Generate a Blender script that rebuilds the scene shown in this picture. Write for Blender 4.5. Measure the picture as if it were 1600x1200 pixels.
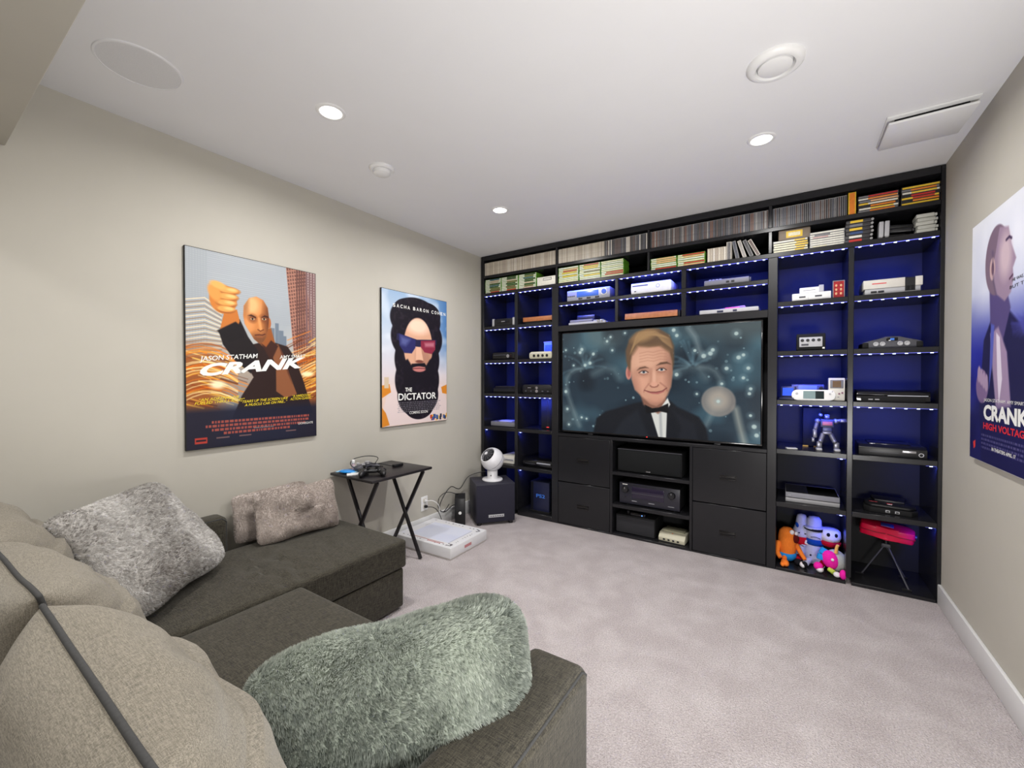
import bpy, bmesh, math, random
import numpy as np
from mathutils import Vector, Matrix, noise, kdtree

for o in list(bpy.data.objects):
    bpy.data.objects.remove(o)
R = random.Random(7)
NR = np.random.default_rng(11)
SC = bpy.context.scene
COL = SC.collection
PI = math.pi

# ------------------------------------------------------------------ camera, world, exposure, room lamps
W_ROOM, Y_FRONT, Y_BACK, H = 3.234, 3.68, -1.7, 2.44
cam = bpy.data.cameras.new('camera')
cam.lens, cam.sensor_width, cam.clip_start = 14.82, 36.0, 0.02
cam_o = bpy.data.objects.new('camera', cam)
cam_o.location = (2.53, 0.0, 1.255)
cam_o.rotation_euler = (math.radians(90 - 0.696), 0, math.radians(33.5))
COL.objects.link(cam_o)
SC.camera = cam_o

SC.view_settings.view_transform = 'Standard'
SC.view_settings.look = 'None'
SC.view_settings.exposure = 0.0
SC.view_settings.gamma = 1.0
SC.view_settings.use_curve_mapping = False

world = bpy.data.worlds.new('room_world')
SC.world = world
world.use_nodes = True
world.node_tree.nodes['Background'].inputs[0].default_value = (0.9, 0.92, 1.0, 1)
world.node_tree.nodes['Background'].inputs[1].default_value = 0.0

POT_W, LED_W, FAR_W, FILL_W, SOFFIT_W = 14.5, 1.8, 9.0, 32.0, 3.5
SPOTS = [(0.82, 1.128, H, POT_W), (0.82, 2.43, H, POT_W), (2.40, 2.43, H, POT_W), (2.40, 1.128, H, POT_W),
         (0.82, -0.85, H, FAR_W), (2.40, -0.85, H, FAR_W), (0.95, 0.02, 2.15, SOFFIT_W), (1.95, 0.02, 2.15, SOFFIT_W)]


def lamp(kind, name, loc, energy, color, parent=None, rot=(0, 0, 0), **kw):
    l = bpy.data.lights.new(name, kind)
    l.energy, l.color = energy, color
    for k, v in kw.items():
        setattr(l, k, v)
    o = bpy.data.objects.new(name, l)
    o.location, o.rotation_euler = loc, rot
    COL.objects.link(o)
    if parent:
        o.parent = parent
    return o


# unseen fill lamp added beside the camera, tilted up to brighten the ceiling
lamp('AREA', 'ceiling_fill', (2.95, 0.25, 0.66), FILL_W, (1.0, 0.985, 0.965), None, (math.radians(90 + 38), 0, math.radians(30)), shape='DISK', size=0.45, spread=math.radians(150))


# ------------------------------------------------------------------ materials
def lin(c):
    c = c / 255.0
    return c / 12.92 if c <= 0.04045 else ((c + 0.055) / 1.055) ** 2.4


def rgb(c):
    return tuple(lin(v) for v in c) + (1.0,)


MATS = {}


def mat(name, c, rough=0.5, metal=0.0, spec=0.5, vary=0.06, scale=30.0, bump=0.0, emit=None, strength=0.0, coat=0.0, trans=0.0):
    if name in MATS:
        return MATS[name]
    m = bpy.data.materials.new(name)
    m.use_nodes = True
    nt = m.node_tree
    b = nt.nodes['Principled BSDF']
    b.inputs['Roughness'].default_value = rough
    b.inputs['Metallic'].default_value = metal
    b.inputs['Specular IOR Level'].default_value = spec
    b.inputs['Coat Weight'].default_value = coat
    b.inputs['Transmission Weight'].default_value = trans
    base = rgb(c)
    tc = nt.nodes.new('ShaderNodeTexCoord')
    nz = nt.nodes.new('ShaderNodeTexNoise')
    nz.inputs['Scale'].default_value = scale
    nz.inputs['Detail'].default_value = 3.0
    nt.links.new(tc.outputs['Object'], nz.inputs['Vector'])
    mix = nt.nodes.new('ShaderNodeMix')
    mix.data_type = 'RGBA'
    nt.links.new(nz.outputs['Fac'], mix.inputs['Factor'])
    mix.inputs['A'].default_value = tuple(v * (1 - vary * 1.5) for v in base[:3]) + (1,)
    mix.inputs['B'].default_value = tuple(min(1, v * (1 + vary * 1.5)) for v in base[:3]) + (1,)
    nt.links.new(mix.outputs['Result'], b.inputs['Base Color'])
    if bump:
        bp = nt.nodes.new('ShaderNodeBump')
        bp.inputs['Strength'].default_value = bump
        bp.inputs['Distance'].default_value = 0.01
        nt.links.new(nz.outputs['Fac'], bp.inputs['Height'])
        nt.links.new(bp.outputs['Normal'], b.inputs['Normal'])
    if emit:
        b.inputs['Emission Color'].default_value = rgb(emit)
        b.inputs['Emission Strength'].default_value = strength
    MATS[name] = m
    return m


def new_node(nt, kind, **inputs):
    n = nt.nodes.new(kind)
    for k, v in inputs.items():
        n.inputs[k.replace('_', ' ')].default_value = v
    return n


def mat_carpet():
    m = bpy.data.materials.new('carpet_pile')
    m.use_nodes = True
    nt = m.node_tree
    b = nt.nodes['Principled BSDF']
    b.inputs['Roughness'].default_value = 1.0
    b.inputs['Specular IOR Level'].default_value = 0.05
    tc = nt.nodes.new('ShaderNodeTexCoord')
    big = new_node(nt, 'ShaderNodeTexNoise', Scale=6.0, Detail=6.0, Distortion=0.3)
    fine = new_node(nt, 'ShaderNodeTexNoise', Scale=170.0, Detail=3.0)
    vor = new_node(nt, 'ShaderNodeTexVoronoi', Scale=210.0)
    for n in (big, fine, vor):
        nt.links.new(tc.outputs['Object'], n.inputs['Vector'])
    r1 = nt.nodes.new('ShaderNodeValToRGB')
    r1.color_ramp.elements[0].position, r1.color_ramp.elements[1].position = 0.38, 0.66
    r1.color_ramp.elements[0].color = rgb((203, 194, 195))
    r1.color_ramp.elements[1].color = rgb((217, 209, 210))
    nt.links.new(big.outputs['Fac'], r1.inputs['Fac'])
    r2 = nt.nodes.new('ShaderNodeValToRGB')
    r2.color_ramp.elements[0].position, r2.color_ramp.elements[1].position = 0.32, 0.62
    r2.color_ramp.elements[0].color = (0.62, 0.6, 0.6, 1)
    r2.color_ramp.elements[1].color = (1, 1, 1, 1)
    nt.links.new(fine.outputs['Fac'], r2.inputs['Fac'])
    mx = nt.nodes.new('ShaderNodeMix')
    mx.data_type, mx.blend_type = 'RGBA', 'MULTIPLY'
    mx.inputs['Factor'].default_value = 0.8
    nt.links.new(r1.outputs['Color'], mx.inputs['A'])
    nt.links.new(r2.outputs['Color'], mx.inputs['B'])
    nt.links.new(mx.outputs['Result'], b.inputs['Base Color'])
    add = nt.nodes.new('ShaderNodeMath')
    nt.links.new(fine.outputs['Fac'], add.inputs[0])
    nt.links.new(vor.outputs['Distance'], add.inputs[1])
    bp = new_node(nt, 'ShaderNodeBump', Strength=0.7, Distance=0.012)
    nt.links.new(add.outputs[0], bp.inputs['Height'])
    nt.links.new(bp.outputs['Normal'], b.inputs['Normal'])
    return m


def mat_fabric(name, dark, light, scale=1.0):
    """heathered woven upholstery: two crossed stretched noises pick between a dark and a light yarn"""
    m = bpy.data.materials.new(name)
    m.use_nodes = True
    nt = m.node_tree
    b = nt.nodes['Principled BSDF']
    b.inputs['Roughness'].default_value = 0.95
    b.inputs['Specular IOR Level'].default_value = 0.1
    b.inputs['Sheen Weight'].default_value = 0.15
    tc = nt.nodes.new('ShaderNodeTexCoord')
    outs = []
    for sc in ((40, 420, 420), (420, 40, 420), (420, 420, 40)):
        mp = nt.nodes.new('ShaderNodeMapping')
        mp.inputs['Scale'].default_value = tuple(v * scale for v in sc)
        n = new_node(nt, 'ShaderNodeTexNoise', Scale=1.0, Detail=2.0)
        nt.links.new(tc.outputs['Object'], mp.inputs['Vector'])
        nt.links.new(mp.outputs['Vector'], n.inputs['Vector'])
        outs.append(n.outputs['Fac'])
    a1 = nt.nodes.new('ShaderNodeMath')
    a2 = nt.nodes.new('ShaderNodeMath')
    nt.links.new(outs[0], a1.inputs[0])
    nt.links.new(outs[1], a1.inputs[1])
    nt.links.new(a1.outputs[0], a2.inputs[0])
    nt.links.new(outs[2], a2.inputs[1])
    ramp = nt.nodes.new('ShaderNodeValToRGB')
    dv = nt.nodes.new('ShaderNodeMath')
    dv.operation = 'DIVIDE'
    dv.inputs[1].default_value = 3.0
    nt.links.new(a2.outputs[0], dv.inputs[0])
    nt.links.new(dv.outputs[0], ramp.inputs['Fac'])
    ramp.color_ramp.elements[0].position, ramp.color_ramp.elements[1].position = 0.4, 0.6
    ramp.color_ramp.elements[0].color = rgb(dark)
    ramp.color_ramp.elements[1].color = rgb(light)
    nt.links.new(ramp.outputs['Color'], b.inputs['Base Color'])
    bp = new_node(nt, 'ShaderNodeBump', Strength=0.35, Distance=0.004)
    nt.links.new(dv.outputs[0], bp.inputs['Height'])
    nt.links.new(bp.outputs['Normal'], b.inputs['Normal'])
    return m


def mat_fur(name, lo, hi):
    m = bpy.data.materials.new(name)
    m.use_nodes = True
    nt = m.node_tree
    b = nt.nodes['Principled BSDF']
    b.inputs['Roughness'].default_value = 0.9
    b.inputs['Specular IOR Level'].default_value = 0.1
    b.inputs['Sheen Weight'].default_value = 0.2
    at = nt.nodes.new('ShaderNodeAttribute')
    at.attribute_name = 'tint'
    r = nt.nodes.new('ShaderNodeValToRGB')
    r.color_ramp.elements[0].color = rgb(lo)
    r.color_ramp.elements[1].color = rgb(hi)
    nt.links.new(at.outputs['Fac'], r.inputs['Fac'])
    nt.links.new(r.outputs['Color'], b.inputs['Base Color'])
    tr = nt.nodes.new('ShaderNodeBsdfTranslucent')
    nt.links.new(r.outputs['Color'], tr.inputs['Color'])
    mx = nt.nodes.new('ShaderNodeMixShader')
    mx.inputs[0].default_value = 0.45
    nt.links.new(b.outputs[0], mx.inputs[1])
    nt.links.new(tr.outputs[0], mx.inputs[2])
    nt.links.new(mx.outputs[0], nt.nodes['Material Output'].inputs['Surface'])
    return m


def mat_image(name, px, rough=0.35, emit=0.0, spec=0.5):
    """px: (h, w, 3) array drawn by this script, top row first"""
    h, w = px.shape[:2]
    img = bpy.data.images.new(name, w, h)
    buf = np.ones((h, w, 4), np.float32)
    buf[..., :3] = np.clip(px[::-1], 0, 1)
    img.pixels.foreach_set(buf.ravel())
    img.update()
    img.pack()
    m = bpy.data.materials.new(name)
    m.use_nodes = True
    nt = m.node_tree
    b = nt.nodes['Principled BSDF']
    t = nt.nodes.new('ShaderNodeTexImage')
    t.image = img
    t.extension = 'EXTEND'
    b.inputs['Roughness'].default_value = rough
    b.inputs['Specular IOR Level'].default_value = spec
    if emit:
        b.inputs['Base Color'].default_value = (0.004, 0.004, 0.005, 1)
        nt.links.new(t.outputs['Color'], b.inputs['Emission Color'])
        b.inputs['Emission Strength'].default_value = emit
    else:
        nt.links.new(t.outputs['Color'], b.inputs['Base Color'])
    return m


# ------------------------------------------------------------------ mesh helpers
def s_box(bm, x0, x1, y0, y1, z0, z1, bev=0.0, seg=2, rot=None, at=None):
    r = bmesh.ops.create_cube(bm, size=1.0)
    vs = r['verts']
    for v in vs:
        v.co = Vector(((x0 + x1) / 2 + v.co.x * (x1 - x0), (y0 + y1) / 2 + v.co.y * (y1 - y0), (z0 + z1) / 2 + v.co.z * (z1 - z0)))
    if bev > 0:
        es = list({e for v in vs for e in v.link_edges})
        b = bmesh.ops.bevel(bm, geom=es, offset=bev, segments=seg, affect='EDGES', profile=0.5)
        vs = list({v for v in b['verts']} | {v for v in vs if v.is_valid})
    if rot is not None:
        bmesh.ops.rotate(bm, verts=vs, cent=Vector(at or ((x0 + x1) / 2, (y0 + y1) / 2, (z0 + z1) / 2)), matrix=rot)
    return vs


AX = {'x': Matrix.Rotation(PI / 2, 4, 'Y'), 'y': Matrix.Rotation(PI / 2, 4, 'X'), 'z': Matrix.Identity(4)}


def s_cyl(bm, c, r, h, axis='z', seg=24, r2=None, cap=True, rot=None):
    M = Matrix.Translation(Vector(c)) @ (rot.to_4x4() if rot is not None else AX[axis])
    return bmesh.ops.create_cone(bm, cap_ends=cap, segments=seg, radius1=r, radius2=r if r2 is None else r2, depth=h, matrix=M)['verts']


def s_ell(bm, c, rad, seg=16, rot=None):
    M = Matrix.Translation(Vector(c)) @ (rot.to_4x4() if rot is not None else Matrix.Identity(4)) @ Matrix.Diagonal((rad[0], rad[1], rad[2], 1))
    return bmesh.ops.create_uvsphere(bm, u_segments=seg, v_segments=max(6, seg // 2), radius=1.0, matrix=M)['verts']


def s_lathe(bm, prof, c=(0, 0, 0), seg=32, rot=None):
    """profile of (radius, z) turned about z"""
    rings = []
    M = rot.to_3x3() if rot is not None else Matrix.Identity(3)
    c = Vector(c)
    for r, z in prof:
        if r < 1e-6:
            rings.append([bm.verts.new(c + M @ Vector((0, 0, z)))])
        else:
            rings.append([bm.verts.new(c + M @ Vector((r * math.cos(2 * PI * i / seg), r * math.sin(2 * PI * i / seg), z))) for i in range(seg)])
    for a, b in zip(rings, rings[1:]):
        for i in range(seg):
            j = (i + 1) % seg
            if len(a) == 1 and len(b) > 1:
                bm.faces.new((a[0], b[i], b[j]))
            elif len(b) == 1 and len(a) > 1:
                bm.faces.new((a[i], a[j], b[0]))
            elif len(a) > 1:
                bm.faces.new((a[i], a[j], b[j], b[i]))


def s_prism(bm, pts, a, b, plane='xz', bev=0.0):
    """outline in xz pushed from y=a to y=b, or in xy from z=a to z=b, or in yz from x=a to x=b"""
    def P(p, t):
        return {'xz': (p[0], t, p[1]), 'xy': (p[0], p[1], t), 'yz': (t, p[0], p[1])}[plane]
    lo = [bm.verts.new(P(p, a)) for p in pts]
    hi = [bm.verts.new(P(p, b)) for p in pts]
    n = len(pts)
    bm.faces.new(lo[::-1])
    bm.faces.new(hi)
    for i in range(n):
        bm.faces.new((lo[i], lo[(i + 1) % n], hi[(i + 1) % n], hi[i]))
    if bev:
        vs = set(lo + hi)
        es = list({e for v in vs for e in v.link_edges})
        bmesh.ops.bevel(bm, geom=es, offset=bev, segments=2, affect='EDGES', profile=0.5)


def smooth_pts(pts, n=8):
    if len(pts) < 3:
        return [Vector(p) for p in pts]
    P = [Vector(p) for p in pts]
    P = [2 * P[0] - P[1]] + P + [2 * P[-1] - P[-2]]
    out = []
    for i in range(1, len(P) - 2):
        for k in range(n):
            t = k / n
            a, b, c, d = P[i - 1], P[i], P[i + 1], P[i + 2]
            out.append(0.5 * ((2 * b) + (c - a) * t + (2 * a - 5 * b + 4 * c - d) * t * t + (3 * b - a - 3 * c + d) * t ** 3))
    out.append(P[-2])
    return out


def s_tube(bm, pts, r, seg=8, curve=True, closed=False):
    P = smooth_pts(pts) if curve else [Vector(p) for p in pts]
    rings = []
    up = Vector((0.13, 0.21, 0.97))
    rr = r if hasattr(r, '__len__') else None
    for i, p in enumerate(P):
        if closed:
            t = P[(i + 1) % len(P)] - P[i - 1]
        else:
            t = P[min(i + 1, len(P) - 1)] - P[max(i - 1, 0)]
        if t.length < 1e-9:
            t = Vector((0, 0, 1))
        t.normalize()
        u = up if abs(t.dot(up)) < 0.95 else Vector((1, 0, 0))
        a = t.cross(u).normalized()
        b = t.cross(a)
        rad = r if rr is None else rr[0] + (rr[1] - rr[0]) * i / (len(P) - 1)
        rings.append([bm.verts.new(p + rad * (a * math.cos(2 * PI * k / seg) + b * math.sin(2 * PI * k / seg))) for k in range(seg)])
    pairs = list(zip(rings, rings[1:])) + ([(rings[-1], rings[0])] if closed else [])
    for a, b in pairs:
        for k in range(seg):
            bm.faces.new((a[k], a[(k + 1) % seg], b[(k + 1) % seg], b[k]))
    if not closed:
        bm.faces.new(rings[0][::-1])
        bm.faces.new(rings[-1])


SHAPES = {'box': s_box, 'cyl': s_cyl, 'ell': s_ell, 'lathe': s_lathe, 'prism': s_prism, 'tube': s_tube}


def finish(name, bm, mats, parent=None, smooth=False):
    bmesh.ops.recalc_face_normals(bm, faces=bm.faces)
    me = bpy.data.meshes.new(name)
    bm.to_mesh(me)
    bm.free()
    for m in (mats if isinstance(mats, (list, tuple)) else [mats]):
        me.materials.append(m)
    if smooth:
        me.polygons.foreach_set('use_smooth', [True] * len(me.polygons))
        if smooth is not True:
            me.set_sharp_from_angle(angle=math.radians(smooth))
    o = bpy.data.objects.new(name, me)
    COL.objects.link(o)
    if parent:
        o.parent = parent
    return o


def P(name, parent, m, *shapes, smooth=40, label=None):
    """one part: shapes are (kind, args, [kwargs])"""
    bm = bmesh.new()
    for s in shapes:
        kw = s[-1] if isinstance(s[-1], dict) else {}
        args = s[1:-1] if isinstance(s[-1], dict) else s[1:]
        SHAPES[s[0]](bm, *args, **kw)
    o = finish(name, bm, m, parent, smooth)
    if label:
        o['label'] = label
    return o


def thing(name, label, cat, loc=(0, 0, 0), rz=0.0, group=None):
    o = bpy.data.objects.new(name, None)
    o.empty_display_size = 0.05
    o.location, o.rotation_euler = loc, (0, 0, rz)
    o['label'], o['category'] = label, cat
    if group:
        o['group'] = group
    COL.objects.link(o)
    return o


def tag(o, label, cat, group=None):
    o['label'], o['category'] = label, cat
    if group:
        o['group'] = group
    return o


def struct(o):
    o['kind'] = 'structure'
    return o


def quad(name, parent, m, x0, x1, z0, z1, y, axis='xz'):
    """flat printed face with uv 0..1, facing -y (or +z for axis 'xy')"""
    me = bpy.data.meshes.new(name)
    if axis == 'xz':
        v = [(x0, y, z0), (x1, y, z0), (x1, y, z1), (x0, y, z1)]
    else:
        v = [(x0, z0, y), (x1, z0, y), (x1, z1, y), (x0, z1, y)]
    me.from_pydata(v, [], [(0, 1, 2, 3)])
    uv = me.uv_layers.new(name='UVMap')
    for i, c in enumerate(((0, 0), (1, 0), (1, 1), (0, 1))):
        uv.data[i].uv = c
    me.materials.append(m)
    o = bpy.data.objects.new(name, me)
    COL.objects.link(o)
    if parent:
        o.parent = parent
    return o


def lettering(body, parent, m, x0, x1, z, h, y, shear=0.0, bold=0.0, slope=0.0, name='lettering'):
    """raised flat print: text fitted to x0..x1 with cap height h, baseline z, on the plane y facing -y"""
    cu = bpy.data.curves.new('letters', 'FONT')
    cu.body, cu.size, cu.shear, cu.offset = body, 1.0, shear, bold
    cu.resolution_u = 3
    to = bpy.data.objects.new('letters', cu)
    COL.objects.link(to)
    dg = bpy.context.evaluated_depsgraph_get()
    me = bpy.data.meshes.new_from_object(to.evaluated_get(dg))
    bpy.data.objects.remove(to)
    bpy.data.curves.remove(cu)
    n = len(me.vertices)
    co = np.empty(n * 3, np.float32)
    me.vertices.foreach_get('co', co)
    co = co.reshape(-1, 3)
    lo, hi = co.min(0), co.max(0)
    sx = (x1 - x0) / max(1e-6, hi[0] - lo[0])
    caps = 0.70
    sz = h / caps
    out = np.empty_like(co)
    out[:, 0] = x0 + (co[:, 0] - lo[0]) * sx
    out[:, 2] = z + co[:, 1] * sz + (out[:, 0] - x0) * slope
    out[:, 1] = y
    me.vertices.foreach_set('co', out.ravel())
    me.name = name
    me.materials.clear()
    me.materials.append(m)
    o = bpy.data.objects.new(name, me)
    COL.objects.link(o)
    o.parent = parent
    return o


# ------------------------------------------------------------------ drawing flat print (posters, screen) into arrays
class Art:
    def __init__(s, w, h, c=(0, 0, 0)):
        s.w, s.h = w, h
        s.a = np.ones((h, w, 3), np.float32) * np.array(c, np.float32) / 255
        s.V, s.U = np.mgrid[0:h, 0:w].astype(np.float32)
        s.U = (s.U + 0.5) / w
        s.V = (s.V + 0.5) / h
        s.k = h / w
        s.clip = None

    def put(s, mask, c):
        if s.clip is not None:
            mask = mask * s.clip
        s.last = mask
        c = np.array(c, np.float32)
        c = c / 255 if c.ndim == 1 else c
        s.a = s.a * (1 - mask[..., None]) + c * mask[..., None]

    def vgrad(s, stops):
        vs = [p[0] for p in stops]
        s.a = np.stack([np.interp(s.V, vs, [p[1][i] / 255 for p in stops]) for i in range(3)], -1).astype(np.float32)

    def ell(s, u, v, ru, rv, c, soft=0.06, al=1.0, rot=0.0):
        du, dv = s.U - u, (s.V - v) * s.k
        cs, sn = math.cos(rot), math.sin(rot)
        x, y = du * cs + dv * sn, -du * sn + dv * cs
        d = np.sqrt((x / ru) ** 2 + (y / (rv * s.k)) ** 2)
        s.put(np.clip((1 - d) / max(soft, 1e-3) + 0.5, 0, 1) * al, c)

    def poly(s, pts, c, soft=0.004, al=1.0):
        x, y = s.U, s.V * s.k
        q = [(p[0], p[1] * s.k) for p in pts]
        ins = np.zeros(x.shape, bool)
        dist = np.full(x.shape, 9.0, np.float32)
        for (ax, ay), (bx, by) in zip(q, q[1:] + q[:1]):
            if ay != by:
                cr = ((ay > y) != (by > y)) & (x < (bx - ax) * (y - ay) / (by - ay) + ax)
                ins ^= cr
            dx, dy = bx - ax, by - ay
            t = np.clip(((x - ax) * dx + (y - ay) * dy) / (dx * dx + dy * dy + 1e-12), 0, 1)
            dist = np.minimum(dist, np.hypot(x - ax - t * dx, y - ay - t * dy))
        sd = np.where(ins, dist, -dist)
        s.put(np.clip(sd / soft + 0.5, 0, 1) * al, c)

    def line(s, pts, wd, c, soft=0.004, al=1.0):
        x, y = s.U, s.V * s.k
        d = np.full(x.shape, 9.0, np.float32)
        for (ax, ay), (bx, by) in zip(pts, pts[1:]):
            ay, by = ay * s.k, by * s.k
            dx, dy = bx - ax, by - ay
            t = np.clip(((x - ax) * dx + (y - ay) * dy) / (dx * dx + dy * dy + 1e-12), 0, 1)
            d = np.minimum(d, np.hypot(x - ax - t * dx, y - ay - t * dy))
        s.put(np.clip((wd / 2 - d) / soft + 0.5, 0, 1) * al, c)

    def noise(s, cells, seed):
        r = np.random.default_rng(seed)
        g = r.random((int(cells * s.k) + 3, cells + 3)).astype(np.float32)
        x, y = s.U * cells, s.V * s.k * cells
        i, j = np.floor(x).astype(int), np.floor(y).astype(int)
        fx, fy = x - i, y - j
        fx, fy = fx * fx * (3 - 2 * fx), fy * fy * (3 - 2 * fy)
        return (g[j, i] * (1 - fx) + g[j, i + 1] * fx) * (1 - fy) + (g[j + 1, i] * (1 - fx) + g[j + 1, i + 1] * fx) * fy


def art_screen():
    a = Art(1120, 630)
    a.vgrad([(0, (52, 66, 74)), (0.5, (34, 50, 62)), (1, (44, 60, 72))])
    n = a.noise(5, 1) * 0.6 + a.noise(11, 2) * 0.4
    a.put(np.clip((n - 0.45) * 3.5, 0, 1) * 0.7, (78, 116, 130))
    a.put(np.clip((a.noise(4, 8) - 0.6) * 4, 0, 1) * 0.4, (110, 120, 116))
    a.put(np.clip((a.noise(7, 3) - 0.6) * 3, 0, 1) * 0.7, (18, 28, 38))
    r = np.random.default_rng(5)
    for cx, cy, c in ((0.14, 0.62, (96, 128, 140)), (0.71, 0.62, (110, 146, 160)), (0.9, 0.2, (90, 116, 124))):
        for k in range(16):                                # firework arcs
            th = r.uniform(-PI, 0)
            L = r.uniform(0.08, 0.24)
            p = [(cx + 0.55 * L * t * math.cos(th), cy - 0.25 + L * t * math.sin(th) * 1.4 + 0.35 * t * t * L) for t in np.linspace(0.2, 1.1, 6)]
            a.line(p, 0.008, c, soft=0.012, al=0.35)
    for u0, s in ((0.12, -1), (0.74, 1)):
        p = [(u0 + s * 0.08 * math.sin(t * 2.0) * 1.2, 0.36 + 0.02 * (t - 0.4) ** 2 + t * t * 0.25) for t in np.linspace(0, 1.5, 8)]
        a.line(p, 0.016, (168, 184, 182), soft=0.03, al=0.4)
    for u0 in (0.21, 0.64):
        p = [(u0 - 0.02, 0.42), (u0 + 0.05, 0.36), (u0 + 0.1, 0.38), (u0 + 0.13, 0.46)]
        a.line(p, 0.02, (150, 172, 174), soft=0.05, al=0.4)
    a.line([(0.69, 0.02), (0.72, 0.1), (0.745, 0.24)], 0.014, (160, 174, 176), soft=0.03, al=0.6)
    a.line([(0.9, 0.72), (0.915, 0.85), (0.935, 1.0)], 0.02, (190, 190, 176), soft=0.03, al=0.7)
    a.ell(0.825, 0.66, 0.075, 0.13, (150, 140, 132), soft=0.12, al=0.75)
    a.ell(0.825, 0.65, 0.045, 0.08, (176, 164, 150), soft=0.7, al=0.7)
    spots = [(0.12, 0.17, 13), (0.11, 0.2, 12), (0.02, 0.17, 8), (0.29, 0.06, 9), (0.27, 0.1, 10), (0.3, 0.19, 9), (0.02, 0.6, 13), (0.03, 0.78, 11), (0.04, 0.94, 9),
             (0.12, 0.86, 9), (0.15, 0.87, 8), (0.19, 0.22, 12), (0.17, 0.31, 13), (0.14, 0.33, 12), (0.62, 0.03, 13), (0.635, 0.08, 12), (0.76, 0.27, 15), (0.79, 0.25, 14),
             (0.8, 0.22, 12), (0.72, 0.22, 10), (0.9, 0.09, 12), (0.91, 0.29, 13), (0.93, 0.27, 10), (0.86, 0.38, 12), (0.95, 0.38, 11), (0.93, 0.46, 10), (0.635, 0.43, 13),
             (0.84, 0.51, 9), (0.96, 0.55, 10), (0.955, 0.59, 10), (0.825, 0.66, 11), (0.975, 0.86, 14), (0.985, 0.93, 13), (0.96, 0.77, 9), (0.73, 0.6, 8), (0.07, 0.33, 8), (0.37, 0.03, 8)]
    for u, v, rr in spots:
        a.ell(u, v, rr / 1400, rr / 790, (206, 220, 212), soft=0.6, al=0.85)
        a.ell(u, v, rr / 600, rr / 340, (150, 176, 180), soft=1.0, al=0.3)
    for k in range(70):
        u, v, rr = r.random(), r.random() * 0.95, r.uniform(3, 9)
        a.ell(u, v, rr / 1120, rr / 630, (150, 180, 184), soft=0.5, al=r.uniform(0.25, 0.7))
    # plain man in a dinner jacket
    a.poly([(0.19, 1.02), (0.21, 0.86), (0.26, 0.79), (0.42, 0.70), (0.5, 0.66), (0.6, 0.66), (0.64, 0.72), (0.74, 0.80), (0.775, 0.9), (0.785, 1.02)], (22, 25, 31), soft=0.012)
    a.poly([(0.3, 1.02), (0.36, 0.86), (0.44, 0.76), (0.5, 1.02)], (30, 34, 41), soft=0.02)
    a.poly([(0.64, 1.02), (0.66, 0.9), (0.62, 0.76), (0.72, 0.86), (0.74, 1.02)], (29, 32, 39), soft=0.02)
    a.poly([(0.505, 0.76), (0.59, 0.74), (0.585, 1.02), (0.55, 1.02)], (212, 212, 206), soft=0.006)
    a.poly([(0.55, 0.75), (0.562, 0.76), (0.568, 1.02), (0.555, 1.02)], (170, 172, 172), soft=0.01)
    a.poly([(0.45, 0.60), (0.58, 0.60), (0.59, 0.72), (0.545, 0.79), (0.47, 0.71)], (134, 94, 78), soft=0.01)
    a.poly([(0.555, 0.74), (0.592, 0.64), (0.605, 0.70), (0.585, 0.76)], (222, 222, 216), soft=0.006)
    a.ell(0.391, 0.41, 0.016, 0.065, (200, 130, 116), soft=0.3)                     # ear
    a.ell(0.393, 0.41, 0.008, 0.04, (168, 100, 90), soft=0.6)
    a.poly([(0.378, 0.30), (0.374, 0.2), (0.392, 0.1), (0.43, 0.03), (0.49, 0.0), (0.55, 0.01), (0.60, 0.07), (0.622, 0.17), (0.622, 0.33), (0.612, 0.42), (0.6, 0.3), (0.42, 0.3), (0.402, 0.40), (0.388, 0.37)], (104, 80, 60), soft=0.012)
    a.clip = None
    a.poly([(0.404, 0.30), (0.412, 0.22), (0.437, 0.155), (0.50, 0.17), (0.56, 0.165), (0.598, 0.22), (0.610, 0.31), (0.614, 0.42), (0.607, 0.54), (0.590, 0.62), (0.565, 0.68), (0.536, 0.712), (0.508, 0.70), (0.462, 0.635), (0.426, 0.57), (0.408, 0.47), (0.402, 0.38)], (206, 154, 128), soft=0.012)
    a.clip = a.last.copy()
    a.ell(0.47, 0.30, 0.07, 0.10, (226, 176, 148), soft=1.0, al=0.7)
    a.ell(0.452, 0.50, 0.045, 0.075, (222, 164, 138), soft=1.0, al=0.8)
    a.ell(0.575, 0.49, 0.03, 0.06, (216, 158, 134), soft=1.0, al=0.7)
    a.ell(0.62, 0.42, 0.035, 0.26, (150, 104, 86), soft=1.2, al=0.8)
    a.ell(0.41, 0.58, 0.035, 0.14, (160, 110, 92), soft=1.2, al=0.7)
    a.ell(0.535, 0.72, 0.075, 0.06, (166, 116, 98), soft=1.0, al=0.75)
    a.ell(0.53, 0.655, 0.025, 0.03, (210, 152, 128), soft=1.0, al=0.7)
    for ex, ey in ((0.468, 0.40), (0.562, 0.378)):
        a.ell(ex, ey, 0.035, 0.045, (172, 120, 100), soft=1.0, al=0.65)
    for dv in (0.215, 0.243, 0.270, 0.297):
        a.line([(0.45, dv + 0.014), (0.49, dv), (0.52, dv + 0.008), (0.555, dv - 0.008), (0.585, dv - 0.004)], 0.003, (168, 116, 96), soft=0.008, al=0.5)
    a.poly([(0.436, 0.388), (0.45, 0.362), (0.478, 0.352), (0.496, 0.368), (0.478, 0.366), (0.455, 0.374)], (92, 66, 52), soft=0.008)
    a.poly([(0.536, 0.345), (0.556, 0.318), (0.588, 0.312), (0.61, 0.338), (0.588, 0.330), (0.56, 0.336)], (92, 66, 52), soft=0.008)
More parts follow.
